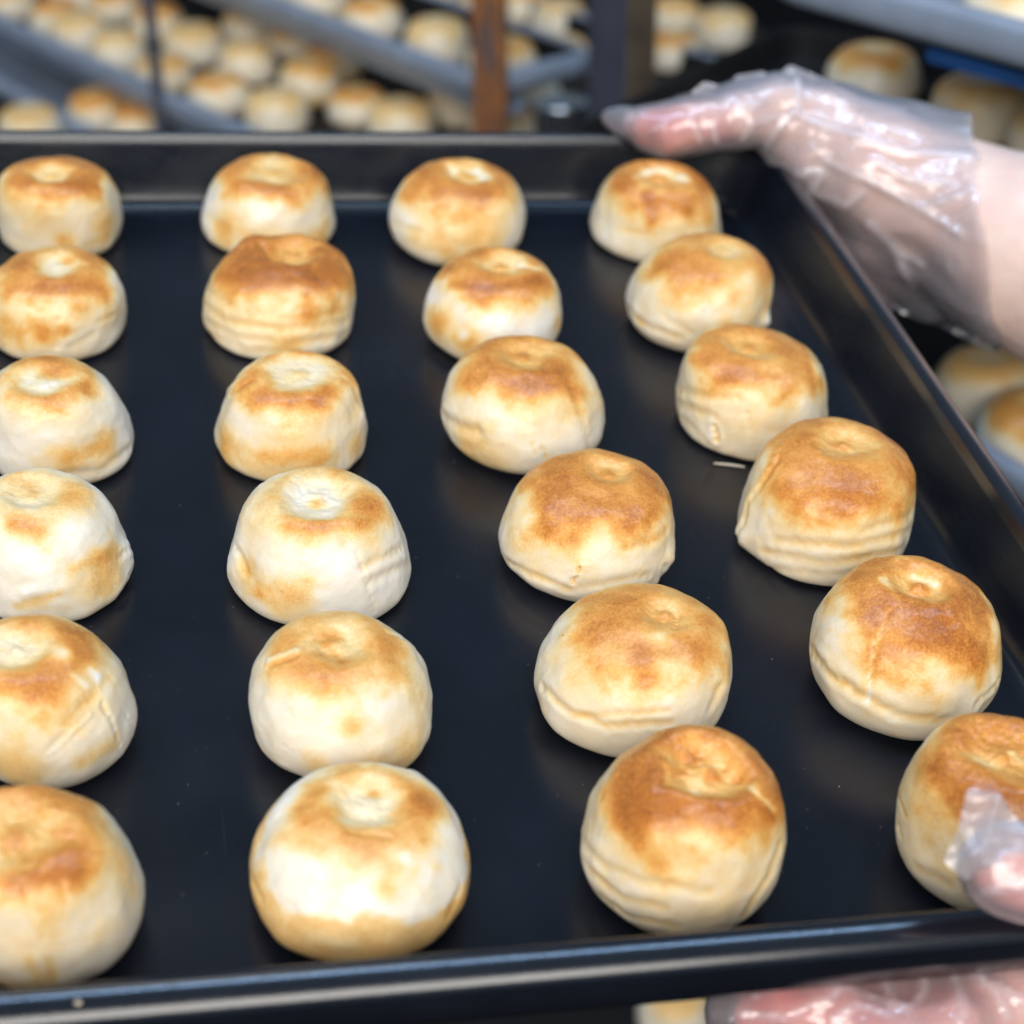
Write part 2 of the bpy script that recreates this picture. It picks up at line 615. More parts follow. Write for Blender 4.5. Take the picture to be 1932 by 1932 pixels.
    V[..., 2] = np.maximum(V[..., 2], 0.0)
    V[0, :, 2] = 0
    V[-1] = V[-1].mean(0)
    flat = V[:-1].reshape(-1, 3)
    tip = V[-1].mean(0)
    nr = NV - 1
    verts = np.vstack([flat, tip[None], [[0, 0, 0.0006]]])
    faces = []
    idx = np.arange(nr * NU).reshape(nr, NU)
    a, b = idx[:-1], np.roll(idx[:-1], -1, 1)
    c, e = np.roll(idx[1:], -1, 1), idx[1:]
    faces = np.stack([a, b, c, e], -1).reshape(-1, 4).tolist()
    for i in range(NU):
        j = (i + 1) % NU
        faces.append((idx[-1, i], idx[-1, j], nr * NU))
        faces.append((idx[0, j], idx[0, i], nr * NU + 1))
    bk = np.concatenate([bake[:-1].ravel(), [bake[-1].mean()], [0.3]])
    o = mesh_obj('bun', verts, faces, DOUGH, attrs={'bake': np.clip(bk, 0, 1)})
    o.matrix_world = MT @ Matrix.Translation((x, y, 0.0003))
    tag(o, spec['label'], 'bun', 'buns in rows on the black tray')
    return o


BUNS = [
 # back row
 dict(kind='drum', crop='A', bb=(-8, 231, 288, 492), dim=(430, 290), rd=190, T=.50, zt=(.66, .86), S=.08, pale=.7, spot=.12,
      label='bun at the back-left corner of the photo with tan patch low on its right',
      marks=[([(120, 350)], 120, 0, .18), ([(650, 350)], 110, 0, .22), ([(480, 75)], 200, 0, .15), ([(870, 690)], 150, 0, .26),
             ([(530, 800)], 90, 0, .26), ([(700, 830), (900, 770)], 40, -.5, .1), ([(320, 600)], 150, 0, .1)]),
 dict(kind='cone', crop='N', bb=(378, 630, 294, 490), dim=(1040, 665), rd=130, T=.46, zt=(.66, .86), S=.04, pale=.6, spot=.15,
      label='bun in the back row, second from left, white middle band and pale dimple',
      marks=[([(1165, 650)], 80, 0, .22), ([(900, 700), (1150, 720)], 40, 0, .18), ([(850, 880)], 70, 0, .30), ([(950, 915), (1200, 915)], 50, 0, .26),
             ([(1225, 860)], 50, 0, .2), ([(790, 820), (850, 870)], 18, -.7, .08), ([(1000, 790)], 60, 0, -.1)]),
 dict(kind='round', crop='G', bb=(733, 990, 307, 505), dim=(800, 265), rd=230, T=.48, zt=(.64, .86), S=.05, pale=.6, spot=.2, dd=2.6,
      label='bun in the back row, third from left, with notched top edge',
      marks=[([(480, 200)], 130, 0, .28), ([(550, 370), (1000, 400)], 60, 0, .22), ([(330, 430)], 90, 0, .2), ([(640, 130), (680, 200)], 32, -2.4, -.2),
             ([(880, 200), (1020, 290)], 40, .3, -.25), ([(900, 780)], 240, 0, .28), ([(560, 800)], 130, 0, .2), ([(350, 790)], 90, 0, .12),
             ([(1190, 800)], 50, 0, -.14), ([(180, 660), (420, 720)], 30, -.5, .06)]),
 dict(kind='cone', crop='H', bb=(1115, 1360, 303, 501), dim=(710, 300), rd=240, T=.48, zt=(.62, .86), S=.09, pale=.35, spot=.15, dd=2.6,
      label='bun nearest the back-right tray corner with a brown drip down its front',
      marks=[([(610, 420), (645, 690)], 55, .2, .42), ([(350, 330)], 150, 0, .2), ([(1080, 290)], 130, 0, .18), ([(440, 540)], 70, 0, .22),
             ([(960, 550)], 90, 0, .2), ([(500, 270), (700, 195), (960, 290)], 45, .5, -.4), ([(560, 340), (720, 400)], 60, 0, -.2),
             ([(640, 260), (860, 250)], 35, -.8, .2), ([(330, 740), (680, 800)], 26, -.3, .12), ([(1120, 390)], 80, 0, .15)]),
 # second row
 dict(kind='drum', crop='A', bb=(-30, 237, 470, 686), dim=(480, 1030), rd=200, T=.40, zt=(.62, .86), S=.10, pale=.8, spot=0, dd=1.6,
      label='left column bun, second from the back, with an orange scorch low on its front',
      marks=[([(555, 970)], 60, 0, .3), ([(150, 1010)], 150, 0, .2), ([(330, 1160), (800, 1180)], 80, 0, .17), ([(350, 1560)], 110, 0, .42),
             ([(530, 1520)], 60, 0, .3), ([(465, 1440), (465, 1660)], 22, -1.3, 0), ([(50, 1500)], 130, 0, .28), ([(830, 1450), (940, 1400)], 24, -.8, .08),
             ([(590, 1660), (760, 1570)], 30, -.9, .05), ([(420, 1250)], 70, .5, -.12), ([(230, 1310), (330, 1360)], 25, -.6, .1), ([(600, 1330), (850, 1300)], 40, .4, 0)]),  # pale bump at mid front paints a white highlight into the crust
 dict(kind='drum', crop='J', bb=(384, 663, 458, 683), dim=(660, 265), rd=170, T=.64, zt=(.56, .84), S=.09, pale=.55, spot=.12, dd=2.8,
      label='bun with peaked dark brown top and stacked wrinkles, second column, second row',
      marks=[([(430, 190)], 55, 3.6, .3), ([(500, 215), (560, 300)], 26, -1.8, -.1), ([(390, 320)], 140, 0, .3), ([(350, 370), (900, 390)], 75, 0, .28),
             ([(180, 560), (300, 640), (600, 690), (950, 650)], 26, -1.5, .05), ([(180, 640), (350, 730), (650, 765), (960, 720)], 26, -1.5, .06),
             ([(200, 710), (400, 800), (700, 810)], 24, -1.2, .08), ([(420, 595), (700, 630), (950, 590)], 24, -1.0, .04), ([(200, 480), (330, 560)], 26, -1.0, .04),
             ([(660, 770)], 90, 0, .15), ([(620, 480)], 100, 0, -.12)]),
 dict(kind='round', crop='G', bb=(798, 1057, 473, 692), dim=(1100, 1050), rd=230, T=.48, zt=(.66, .86), S=.03, pale=.55, spot=.25, dd=2.4,
      label='bun with swirled golden top and tan lower side, third column, second row',
      marks=[([(680, 1170), (1000, 1210), (1420, 1120)], 55, -.4, .3), ([(900, 890)], 110, 0, .2), ([(600, 1050)], 100, 0, .18), ([(1420, 1180)], 110, 0, .18),
             ([(1270, 1010), (1430, 1040)], 28, -.8, -.25), ([(550, 1500)], 190, 0, .32), ([(820, 1680)], 140, 0, .28), ([(770, 1620)], 55, 0, -.3),
             ([(520, 1700), (700, 1810)], 30, -1.0, -.1), ([(1585, 1510)], 90, 0, .22), ([(480, 1180), (560, 1330), (1000, 1520), (1450, 1560)], 90, 0, -.14), ([(1250, 1420)], 130, 0, .12)]),
 dict(kind='round', crop='H', bb=(1180, 1446, 441, 668), dim=(1330, 990), rd=210, T=.40, zt=(.52, .84), S=.07, pale=.5, spot=.08, dd=1.5,
      label='smooth tan bun with a pale tab at its right base, right column, second row',
      marks=[([(1150, 1180)], 170, 0, .12), ([(690, 1150)], 110, 0, .12), ([(950, 950)], 200, 0, .08), ([(420, 1470), (600, 1640), (900, 1730)], 32, -1.5, .1),
             ([(770, 1560), (1000, 1690)], 28, -1.0, .06), ([(1070, 1560)], 140, .9, -.05), ([(1680, 1570)], 60, 3.4, -.1), ([(1630, 1490), (1650, 1640)], 20, -1.2, .08), ([(540, 1590)], 60, 0, .14)]),
 # third row
 dict(kind='cone', crop='L', bb=(-35, 253, 668, 924), dim=(300, 1250), rd=230, T=.40, zt=(.72, .9), S=.02, pale=.9, spot=0, dd=1.6,
      label='white-sided left column bun, third from the back, with two tan patches on its side',
      marks=[([(350, 1060)], 170, 0, .25), ([(400, 1160)], 110, 0, .32), ([(620, 1270)], 100, 0, .22), ([(100, 1330)], 120, 0, .14), ([(470, 1750)], 120, 0, .33),
             ([(740, 1650)], 110, 0, .31), ([(600, 1700)], 80, 0, .2), ([(430, 1870), (700, 1850), (900, 1690)], 28, -1.3, .06), ([(300, 1400)], 150, 0, .1)]),
 dict(kind='cone', crop='J', bb=(407, 692, 667, 916), dim=(700, 960), rd=220, T=.40, zt=(.66, .88), S=.10, pale=.85, spot=.16, dd=1.8,
      label='golden bun with cream hollow top and flap on the left shoulder, second column, third row',
      marks=[([(490, 1070), (800, 1095)], 55, 0, .22), ([(880, 1030)], 60, 0, .22), ([(320, 1050), (440, 970)], 18, -1.0, .15), ([(300, 1020), (400, 950)], 22, .7, -.08),
             ([(400, 1010)], 75, 0, .18), ([(290, 1320)], 130, 0, .26), ([(500, 1400), (820, 1400)], 60, 0, .28), ([(1030, 1330)], 90, 0, .2), ([(1060, 1170)], 45, 1.8, -.05),
             ([(1020, 1040), (1075, 1180)], 18, -.8, .05), ([(350, 1180)], 100, 0, -.1), ([(560, 1190)], 70, 0, -.06), ([(700, 1240)], 150, 0, .1), ([(440, 1470), (700, 1510)], 50, 0, .12)]),
 dict(kind='round', crop='Z', bb=(837, 1142, 640, 898), dim=(985, 684), rd=58, T=.50, zt=(.52, .84), S=.06, pale=.5, spot=.25, dd=2.0,
      label='brown-topped bun with pinched left waist, third column, third row',
      marks=[([(1065, 715)], 50, 0, .12), ([(920, 690)], 40, 0, .15), ([(1000, 730)], 45, 0, .1), ([(1075, 730), (1098, 780), (1112, 850)], 8, -1.0, .04), ([(838, 790), (870, 808), (900, 815)], 10, -2.2, .08),
             ([(880, 838)], 38, 0, .2), ([(930, 870)], 40, 0, .12), ([(1004, 838), (1010, 862)], 3.5, -1.2, .1), ([(1024, 845), (1036, 872)], 3.5, -1.6, .15), ([(960, 800)], 50, .7, -.04)]),
 dict(kind='drum', crop='I', bb=(1277, 1567, 619, 871), dim=(475, 215), rd=150, T=.42, zt=(.55, .86), S=.09, pale=.5, spot=.18, dd=2.0,
      label='bun with a torn slit at its lower left side, right column, third row',
      marks=[([(400, 330)], 110, 0, .1), ([(620, 180)], 130, 0, .08), ([(115, 420), (250, 455), (420, 455)], 20, -.9, .05), ([(120, 490), (300, 560)], 22, -.8, .06),
             ([(475, 540), (500, 650), (520, 770)], 10, -.6, .04), ([(300, 610), (316, 690)], 11, -3.2, .22), ([(280, 560), (270, 690)], 12, .6, -.1), ([(130, 570), (260, 690)], 20, -.8, .08),
             ([(340, 745)], 25, .8, -.05), ([(600, 640), (880, 600)], 26, -.5, .05)]),
 # fourth row
 dict(kind='cone', crop='B', bb=(-75, 248, 897, 1180), dim=(190, 210), rd=200, T=.28, zt=(.72, .9), S=.02, pale=.6, spot=.2, dd=1.8,
      label='left column bun, fourth from the back, tan lower right side with a folded bulge',
      marks=[([(80, 360), (230, 400)], 60, 0, .36), ([(450, 230)], 140, 0, .14), ([(600, 660)], 170, 0, .3), ([(430, 610), (660, 510)], 45, 0, .2),
             ([(735, 480), (765, 570)], 50, 1.8, -.05), ([(690, 560), (760, 490)], 16, -1.3, 0), ([(715, 770), (770, 620)], 18, -1.2, 0), ([(100, 840), (330, 770)], 30, -.5, .22),
             ([(150, 760), (400, 730)], 26, .7, -.04), ([(100, 90)], 130, 0, .12), ([(480, 400)], 130, 0, -.05), ([(200, 290)], 60, 0, -.1)]),
 dict(kind='cone', crop='C', bb=(434, 774, 891, 1190), dim=(600, 220), rd=240, T=.30, zt=(.66, .9), S=.03, pale=.85, spot=.05, dd=2.6,
      label='tall white bun with a blue-white hollow top and right-hand brown spot, second column, fourth row',
      marks=[([(590, 235)], 45, -.8, .3), ([(900, 260)], 130, 0, .32), ([(450, 365), (850, 365)], 60, 0, .2), ([(330, 350)], 130, 0, .1), ([(200, 640)], 110, 0, .3),
             ([(270, 740)], 70, 0, .2), ([(440, 780)], 110, 0, .3), ([(870, 610), (1090, 500)], 26, -1.3, .1), ([(900, 700), (1130, 590)], 26, -1.0, .05), ([(830, 520), (880, 680), (935, 860)], 12, -.7, .03),
             ([(100, 600)], 80, 1.6, 0), ([(130, 500), (190, 640)], 22, -1.2, .06), ([(700, 700)], 200, 0, -.05), ([(560, 690)], 45, 0, .15), ([(900, 440)], 110, 0, .12)]),
 dict(kind='round', crop='K', bb=(941, 1268, 863, 1140), dim=(850, 440), rd=170, T=.50, zt=(.48, .84), S=.07, pale=.45, spot=.2, dd=1.8,
      label='brown-topped bun with a slit at the front and flap at right, third column, fourth row',
      marks=[([(870, 440)], 55, .4, .12), ([(480, 500)], 160, 0, .12), ([(800, 620)], 130, 0, .12), ([(1180, 740)], 150, 0, .1), ([(990, 935), (1200, 880), (1270, 810)], 26, -.8, .14),
             ([(672, 1075), (615, 1185)], 11, -3.6, .26), ([(660, 1040), (655, 1075)], 8, -.8, .05), ([(110, 1000), (300, 1110), (570, 1225)], 24, -1.6, .12), ([(570, 1225), (800, 1190), (1150, 1120)], 26, -1.1, .08),
             ([(1290, 990)], 95, 2.2, -.03), ([(1240, 1060), (1340, 1040)], 18, -1.8, 0), ([(1190, 1180)], 40, 2.0, -.05), ([(350, 1100)], 100, 0, .1), ([(600, 900)], 130, 0, .08)]),
 dict(kind='drum', crop='I', bb=(1393, 1722, 802, 1108), dim=(985, 740), rd=165, T=.46, zt=(.50, .84), S=.07, pale=.5, spot=.18, dd=2.2,
      label='tan bun with folded left flap and ribbed base, right column, fourth row',
      marks=[([(950, 715)], 45, .4, .12), ([(1000, 920)], 140, 0, .1), ([(800, 900)], 130, 0, .08), ([(1250, 900)], 110, 0, .06), ([(640, 780), (540, 930), (480, 1030), (440, 1200)], 14, -1.8, .06),
             ([(450, 1190)], 60, 2.4, -.02), ([(480, 1000)], 60, 1.0, .05), ([(1080, 1165), (1330, 1085)], 22, -1.2, .06), ([(620, 1215), (1000, 1245), (1330, 1170)], 22, -1.4, .08),
             ([(560, 1270), (900, 1335), (1310, 1265)], 22, -1.4, .1), ([(600, 1360), (950, 1395), (1200, 1350)], 18, -.9, .05)]),
 # fifth row
 dict(kind='round', crop='B', bb=(-85, 262, 1160, 1490), dim=(100, 1130), rd=240, T=.42, zt=(.56, .82), S=.03, pale=.75, spot=0, dd=2.0,
      label='left column bun, fifth from the back, brown top with white blot and diagonal side creases',
      marks=[([(480, 1000)], 140, 0, .26), ([(220, 1250)], 160, 0, .28), ([(480, 1130)], 120, 0, .2), ([(370, 1110)], 55, .3, -.4), ([(520, 1210), (570, 1250)], 22, .2, -.25), ([(430, 1240), (500, 1300)], 18, .2, -.2),
             ([(290, 1700), (520, 1480)], 14, 1.1, -.05), ([(300, 1670), (500, 1500)], 26, -.9, .02), ([(590, 1400), (670, 1560), (710, 1690)], 13, -1.6, .04), ([(720, 1450), (790, 1560)], 12, -1.2, 0),
             ([(380, 1520), (630, 1260)], 26, -.8, .1), ([(80, 1780)], 190, 0, .27), ([(480, 1750), (660, 1640)], 70, 0, .22), ([(760, 1180), (800, 1400)], 20, -.6, .05), ([(250, 950)], 130, 0, .12)]),
 dict(kind='round', crop='C', bb=(472, 821, 1165, 1484), dim=(700, 1090), rd=210, T=.32, zt=(.54, .84), S=.04, pale=.7, spot=0, dd=2.0,
      label='rounded bun with brown spot inside its cream dimple, second column, fifth row',
      marks=[([(650, 1040)], 85, .5, .36), ([(600, 1245)], 160, 0, .27), ([(1000, 1120)], 190, 0, .17), ([(400, 1200)], 110, 0, .17), ([(320, 1150), (470, 1095)], 26, .8, -.25), ([(320, 1185), (470, 1130)], 14, -.8, .12),  # groove under the left flap browned to paint the flap's shadow
             ([(800, 1540)], 75, 0, .26), ([(1120, 1690)], 170, 0, .2), ([(580, 1750)], 90, 0, .18), ([(900, 1750)], 120, 0, .15), ([(395, 1645), (460, 1685)], 8, -.6, -.08), ([(385, 1745), (430, 1780)], 8, .5, -.1),
             ([(1150, 1040), (1000, 985)], 16, -1.0, -.05), ([(900, 1400)], 90, 0, -.1), ([(1200, 1400)], 130, 0, .1), ([(540, 1380)], 50, 0, -.08)]),
 dict(kind='round', crop='K', bb=(1003, 1370, 1108, 1435), dim=(1270, 1450), rd=190, T=.38, zt=(.48, .84), S=.07, pale=.4, spot=.1, dd=1.8,
      label='tan bun with a brown drip on its front, third column, fifth row',
      marks=[([(1230, 1430)], 110, .9, .1), ([(1350, 1430), (1330, 1500)], 20, -1.0, .05), ([(810, 1510)], 140, 0, .18), ([(1090, 1640), (1120, 1870)], 75, -.2, .22), ([(1220, 1560)], 70, -.4, -.2),
             ([(700, 1700)], 170, 0, .1), ([(1450, 1650)], 160, 0, .1), ([(400, 1900), (560, 2060), (850, 2180), (1300, 2150)], 26, -1.5, .12), ([(640, 2110), (1280, 2080)], 20, -.8, .1),
             ([(340, 1880)], 60, 0, -.03), ([(1650, 1900), (1580, 2060)], 30, -1.2, .04), ([(555, 1545)], 5, 0, .5), ([(1010, 1290)], 160, 0, .14), ([(500, 2180)], 90, .6, -.04)]),
 dict(kind='round', crop='F', bb=(1527, 1893, 1062, 1397), dim=(1030, 390), rd=280, T=.60, zt=(.50, .80), S=.04, pale=.55, spot=.35, dd=3.4, mound=.8,
      label='glossy bun with the darkest speckled top and deep dimple, right column, fifth row',
      marks=[([(1210, 650)], 150, 0, .22), ([(580, 600)], 150, 0, .1), ([(1420, 850)], 190, 0, .12), ([(790, 540), (700, 750), (640, 1000), (610, 1320)], 24, -.5, -.22), ([(680, 650), (660, 900)], 8, -.5, .08),
             ([(1325, 720)], 26, .4, .35), ([(1560, 1080), (1550, 1190)], 45, 0, .22), ([(1330, 960)], 60, 0, .15), ([(130, 890), (300, 1110), (600, 1300), (900, 1450), (1260, 1480)], 40, -2.0, .12),
             ([(1640, 1200)], 110, 1.6, -.02), ([(1520, 1350), (1700, 1130)], 26, -1.6, .03), ([(900, 930)], 170, 0, .16), ([(740, 290), (850, 430)], 40, .3, -.2), ([(1000, 270), (1180, 340)], 36, .4, -.25), ([(1170, 490)], 60, 0, -.3),
             ([(300, 700)], 120, 0, -.1)]),
 # front row
 dict(kind='round', crop='M', bb=(-110, 279, 1475, 1872), dim=(80, 850), rd=330, T=.40, zt=(.50, .80), S=.06, pale=.55, spot=.2, dd=2.6,
      label='front-left corner bun with wide brown ring around a pale dimple',
      marks=[([(430, 900)], 170, 0, .3), ([(100, 1050), (400, 1000)], 85, 0, .26), ([(250, 590)], 180, 0, .15), ([(690, 960)], 110, 0, .12), ([(60, 1660)], 150, 0, .26), ([(160, 1500), (220, 1650)], 30, 0, .16),
             ([(270, 1500), (310, 1640)], 26, -.4, .18), ([(130, 1100), (160, 1250), (240, 1400)], 12, -.7, .08), ([(90, 860)], 90, -.4, .16), ([(750, 1100)], 60, 0, .12), ([(550, 1350)], 80, 0, .08), ([(370, 1050), (390, 1170)], 14, .4, -.15)]),
 dict(kind='round', crop='D', bb=(469, 883, 1457, 1826), dim=(1030, 380), rd=330, T=.42, zt=(.52, .74), S=.0, pale=.8, spot=0, dd=2.2, G=.36, zb=.76,
      label='front row bun, second from left, white band above a golden base',
      marks=[([(1430, 320)], 170, 0, .2), ([(1390, 620)], 130, 0, .28), ([(880, 600), (1180, 820)], 100, 0, .16), ([(450, 560)], 180, 0, .1), ([(1075, 270)], 75, 0, .28), ([(1180, 1010)], 90, 0, .24), ([(1560, 820)], 60, 0, .15),
             ([(1400, 870)], 50, 0, .1), ([(250, 640)], 120, 0, .08), ([(130, 930), (200, 1080)], 26, -1.0, .05), ([(1750, 1000), (1650, 1200)], 34, -1.0, .15), ([(600, 1380), (900, 1440)], 50, .6, -.08), ([(900, 560), (1200, 600)], 26, -.8, 0),
             ([(1320, 760)], 50, .3, -.15)]),
 dict(kind='round', crop='E', bb=(1096, 1477, 1380, 1772), dim=(1120, 560), rd=380, T=.56, zt=(.54, .82), S=.08, pale=.6, spot=.1, dd=4.2, mound=.7,
      label='front row bun, third from left, deep swirled dimple and glossy dark brown front',
      marks=[([(1020, 430)], 95, .6, .36), ([(940, 540)], 65, .3, .26), ([(1210, 570)], 70, .3, .24), ([(1390, 580)], 40, -2.4, .3), ([(1290, 500)], 26, -1.4, .2), ([(480, 780)], 170, 0, .28), ([(430, 860), (900, 860), (1400, 780)], 110, 0, .22),
             ([(1580, 790), (1690, 890)], 50, .5, .28), ([(1500, 650), (1690, 830)], 32, -.5, -.45), ([(720, 1290)], 100, 0, .22), ([(560, 1050)], 110, 0, .12), ([(110, 1080), (260, 1270), (600, 1430), (1150, 1510)], 38, -1.3, .08),
             ([(180, 1340), (450, 1560), (800, 1650)], 38, -1.4, .12), ([(260, 1540), (500, 1720), (900, 1790)], 32, -1.1, .1), ([(1750, 1130), (1650, 1400), (1450, 1720)], 40, -2.0, .14), ([(300, 670), (210, 900), (195, 1060)], 20, -.7, .1),
             ([(800, 470), (820, 620), (1050, 700)], 40, -.8, -.1), ([(1100, 480), (1280, 470)], 24, -.7, -.15)]),
 dict(kind='round', crop='O', bb=(1691, 2074, 1358, 1738), dim=(1800, 400), rd=300, T=.58, zt=(.52, .80), S=.10, pale=.45, spot=.15, dd=3.4, mound=.5,
      label='front-right bun partly hidden behind the gloved thumb',
      marks=[([(1340, 420), (1500, 570), (1932, 640)], 85, 0, .2), ([(1640, 260)], 120, 0, .12), ([(1550, 350), (1750, 430)], 40, -.7, -.15), ([(1200, 600), (1240, 730)], 16, -1.2, .12), ([(1195, 770), (1218, 860)], 14, -1.2, .12),
             ([(1320, 1040), (1500, 1130)], 34, -1.0, .1), ([(1480, 270), (1600, 260)], 12, -.5, -.1), ([(1850, 360), (1932, 420)], 30, .5, -.2), ([(1380, 700)], 110, 0, .1), ([(1860, 600)], 26, .4, .2)]),
]
# how far down each outline the browned cap reaches, back row first
CAPS = [.46, .47, .46, .52, .48, .54, .52, .54, .38, .44, .50, .50, .36, .46, .57, .57, .54, .51, .57, .62, .58, .52, .60, .57]
for i, b in enumerate(BUNS):
    b['seed'] = i + 1.0
    b['cap'] = CAPS[i]
    build_bun(b)

# ------------------------------------------------------------------ room floor
v, f = box((0, 2.0, -0.02), (4, 4.5, 0.02))
fl = mesh_obj('floor', v, f, DFLOOR, smooth=False)
fl['kind'] = 'structure'

# ------------------------------------------------------------------ racks and trays behind
def frame_from(origin, ex):
    ex = np.array(ex, float)
    ex[2] = 0
    ex /= np.linalg.norm(ex)
    ey = np.cross((0, 0, 1), ex)
    return Matrix(((ex[0], ey[0], 0, origin[0]), (ex[1], ey[1], 0, origin[1]), (0, 0, 1, origin[2]), (0, 0, 0, 1)))


def proj_w(P):
    d = np.asarray(P) - W_LOC
    z = d @ W_AX[2]
    return np.stack([CTR + F * (d @ W_AX[0]) / z, CTR - F * (d @ W_AX[1]) / z, z], -1)


# simple buns for the far shelves: six shapes shared between them
def far_bun_mesh(seed):
    nu, nv = 40, 22
    kind = ('cone', 'drum', 'round')[seed % 3]
    pr = profile(kind, nv)
    th = np.linspace(0, 2 * math.pi, nu, endpoint=False)
    rf, zf = np.repeat(pr[:, :1], nu, 1), np.repeat(pr[:, 1:], nu, 1)
    npos = np.stack([1.6 * np.cos(th) * rf, 1.6 * np.sin(th) * rf, 1.3 * zf], -1) + seed * 5.1
    R, H = 0.0245, 0.029
    rr = R * rf * (1 + .05 * fbm(npos, 2))
    X, Y, Z = rr * np.cos(th), rr * np.sin(th), H * zf
    t = np.hypot(X, Y) / 0.010
    Z = Z - .0022 * np.exp(-(t / .7) ** 2) + .0012 * np.exp(-(t / .3) ** 2)
    V = np.stack([X, Y, Z], -1)
    wob = fbm(V * 75 + seed * 1.9, 3)
    bake = .10 + (.28 + .10 * (seed % 4)) * sstep(.55, .95, zf + .18 * wob) * (1 - .6 * np.exp(-t ** 4))
    if seed % 2:
        bake = np.maximum(bake, .28 * (1 - sstep(.2, .34, zf + .14 * wob)))
    idx = np.arange((nv - 1) * nu).reshape(nv - 1, nu)
    a, b = idx[:-1], np.roll(idx[:-1], -1, 1)
    c, e = np.roll(idx[1:], -1, 1), idx[1:]
    faces = np.stack([a, b, c, e], -1).reshape(-1, 4).tolist()
    n = (nv - 1) * nu
    for i in range(nu):
        j = (i + 1) % nu
        faces += [(idx[-1, i], idx[-1, j], n), (idx[0, j], idx[0, i], n + 1)]
    verts = np.vstack([V[:-1].reshape(-1, 3), [V[-1].mean(0)], [[0, 0, .0005]]])
    o = mesh_obj('bun', verts, faces, DOUGH, attrs={'bake': np.clip(np.concatenate([bake[:-1].ravel(), [bake[-1].mean(), .3]]), 0, 1)})
    me = o.data
    bpy.data.objects.remove(o)
    return me


FAR = [far_bun_mesh(k) for k in range(6)]
FARN = [0]


def far_bun(p, label, group, scale=1.0):
    k = FARN[0]
    FARN[0] += 1
    o = bpy.data.objects.new('bun', FAR[(k * 7 + k // 3) % 6])
    COL.objects.link(o)
    o.location = p
    o.rotation_euler = (0, 0, k * 2.1)
    sz = scale * (1.06 + 0.1 * ((k * 37) % 10) / 10)
    o.scale = (sz, sz, sz * (0.95 + 0.15 * ((k * 53) % 10) / 10))
    return tag(o, label, 'bun', group)


def rack_tray(M, rect, mat, rim, label, h=.022):
    t = make_tray(M, rect, h, .005, .007, .016, .015, mat, rim, 5, 6)
    return tag(t, label, 'baking tray')


ORD = ['first', 'second', 'third', 'fourth', 'fifth', 'sixth', 'seventh', 'eighth', 'ninth', 'tenth', 'eleventh', 'twelfth']


def fill(M, rect, where, group, win, px=.078, py=.07, jit=.011):
    x0, x1, y0, y1 = rect
    r = random.Random(len(where))
    j, row = 0, 0
    y = y0 + .036
    while y < y1 - .02:
        x = x0 + .036 + (.02 if j % 2 else 0)
        k = 0
        while x < x1 - .02:
            p = M @ Vector((x + r.uniform(-jit, jit), y + r.uniform(-jit, jit), .0006))
            u = proj_w(np.array([[p[0], p[1], p[2] + .012]]))[0]
            if r.random() > .12 and win[0] - 50 < u[0] < win[1] + 50 and win[2] - 50 < u[1] < win[3] + 30:
                far_bun(p, 'blurred bun on %s, %s from left, %s row' % (where, ORD[k], ORD[row]), group)
                k += 1
            x += px
        row += 1 if k else 0
        y += py
        j += 1


def post(name, c, half, z0, z1, mat, parent, rotz=0.0):
    v, f = box((0, 0, 0), (half[0], half[1], (z1 - z0) / 2))
    o = mesh_obj(name, v, f, mat, parent, smooth=False)
    o.location = (c[0], c[1], (z0 + z1) / 2)
    o.rotation_euler = (0, 0, rotz)
    bv = o.modifiers.new('bevel', 'BEVEL')
    bv.width = .0015
    bv.segments = 2
    return o


# left rack: upper and lower shelf trays behind the far rim
PA = at(892, 134, 1.40)
zA = PA[2]
QA = atz(540, 0, zA)
MA = frame_from((PA[0], PA[1], zA - .025), PA - QA)
rectA = (-.62, .0, .012, .105)
rack_tray(MA, rectA, BLACKTRAY, ALU, 'grey metal tray on the upper shelf of the blurred left rack')
fill(MA, rectA, 'upper left rack tray', 'buns on the upper rack tray', (560, 900, -20, 120))
zB = at(590, 225, 1.50)[2]
PB, QB = atz(456, 236, zB), atz(0, 30, zB)
MB = frame_from((PB[0], PB[1], zB - .025), PB - QB)
rectB = (-.62, .26, .012, .42)
rack_tray(MB, rectB, BLACKTRAY, ALU, 'grey-rimmed tray on the lower shelf of the blurred left rack')
fill(MB, rectB, 'lower left rack tray', 'buns on the lower rack tray', (0, 960, 0, 240), py=.068)
zC = at(185, 245, 1.62)[2]
PC = atz(230, 275, zC)
MC = frame_from((PC[0], PC[1], zC - .025), PA - QA)
rectC = (-.50, .05, .012, .30)
rack_tray(MC, rectC, ALU, ALU, 'grey metal tray on the lowest visible shelf at the far left')
for q, lab in (((186, 238), 'the middle one'), ((262, 262), 'next to the thin post'), ((60, 268), 'nearest the photo edge')):
    far_bun(atz(*q, zC - .024), 'blurred brown bun low at the far left, ' + lab, 'buns on the lowest rack tray')
rack = empty('bakery_rack', Matrix.Translation((PA[0], PA[1], 0)))
tag(rack, 'blurred steel rack with a rusty upright behind the left of the tray', 'rack')
c = at(925, 120, 1.39) - np.array([PA[0], PA[1], 0])
post('post', c, (.0125, .011), 0, 1.75, RUST, rack, -.1)
eB = (PB - QB) / np.linalg.norm(PB - QB)
c = QB + eB * (np.linalg.norm(PB - QB) * .60)
c = at(296, 150, proj_w(c[None])[0, 2] - .03) - np.array([PA[0], PA[1], 0])
post('thin_post', c, (.0048, .0048), 0, 1.75, POST, rack)
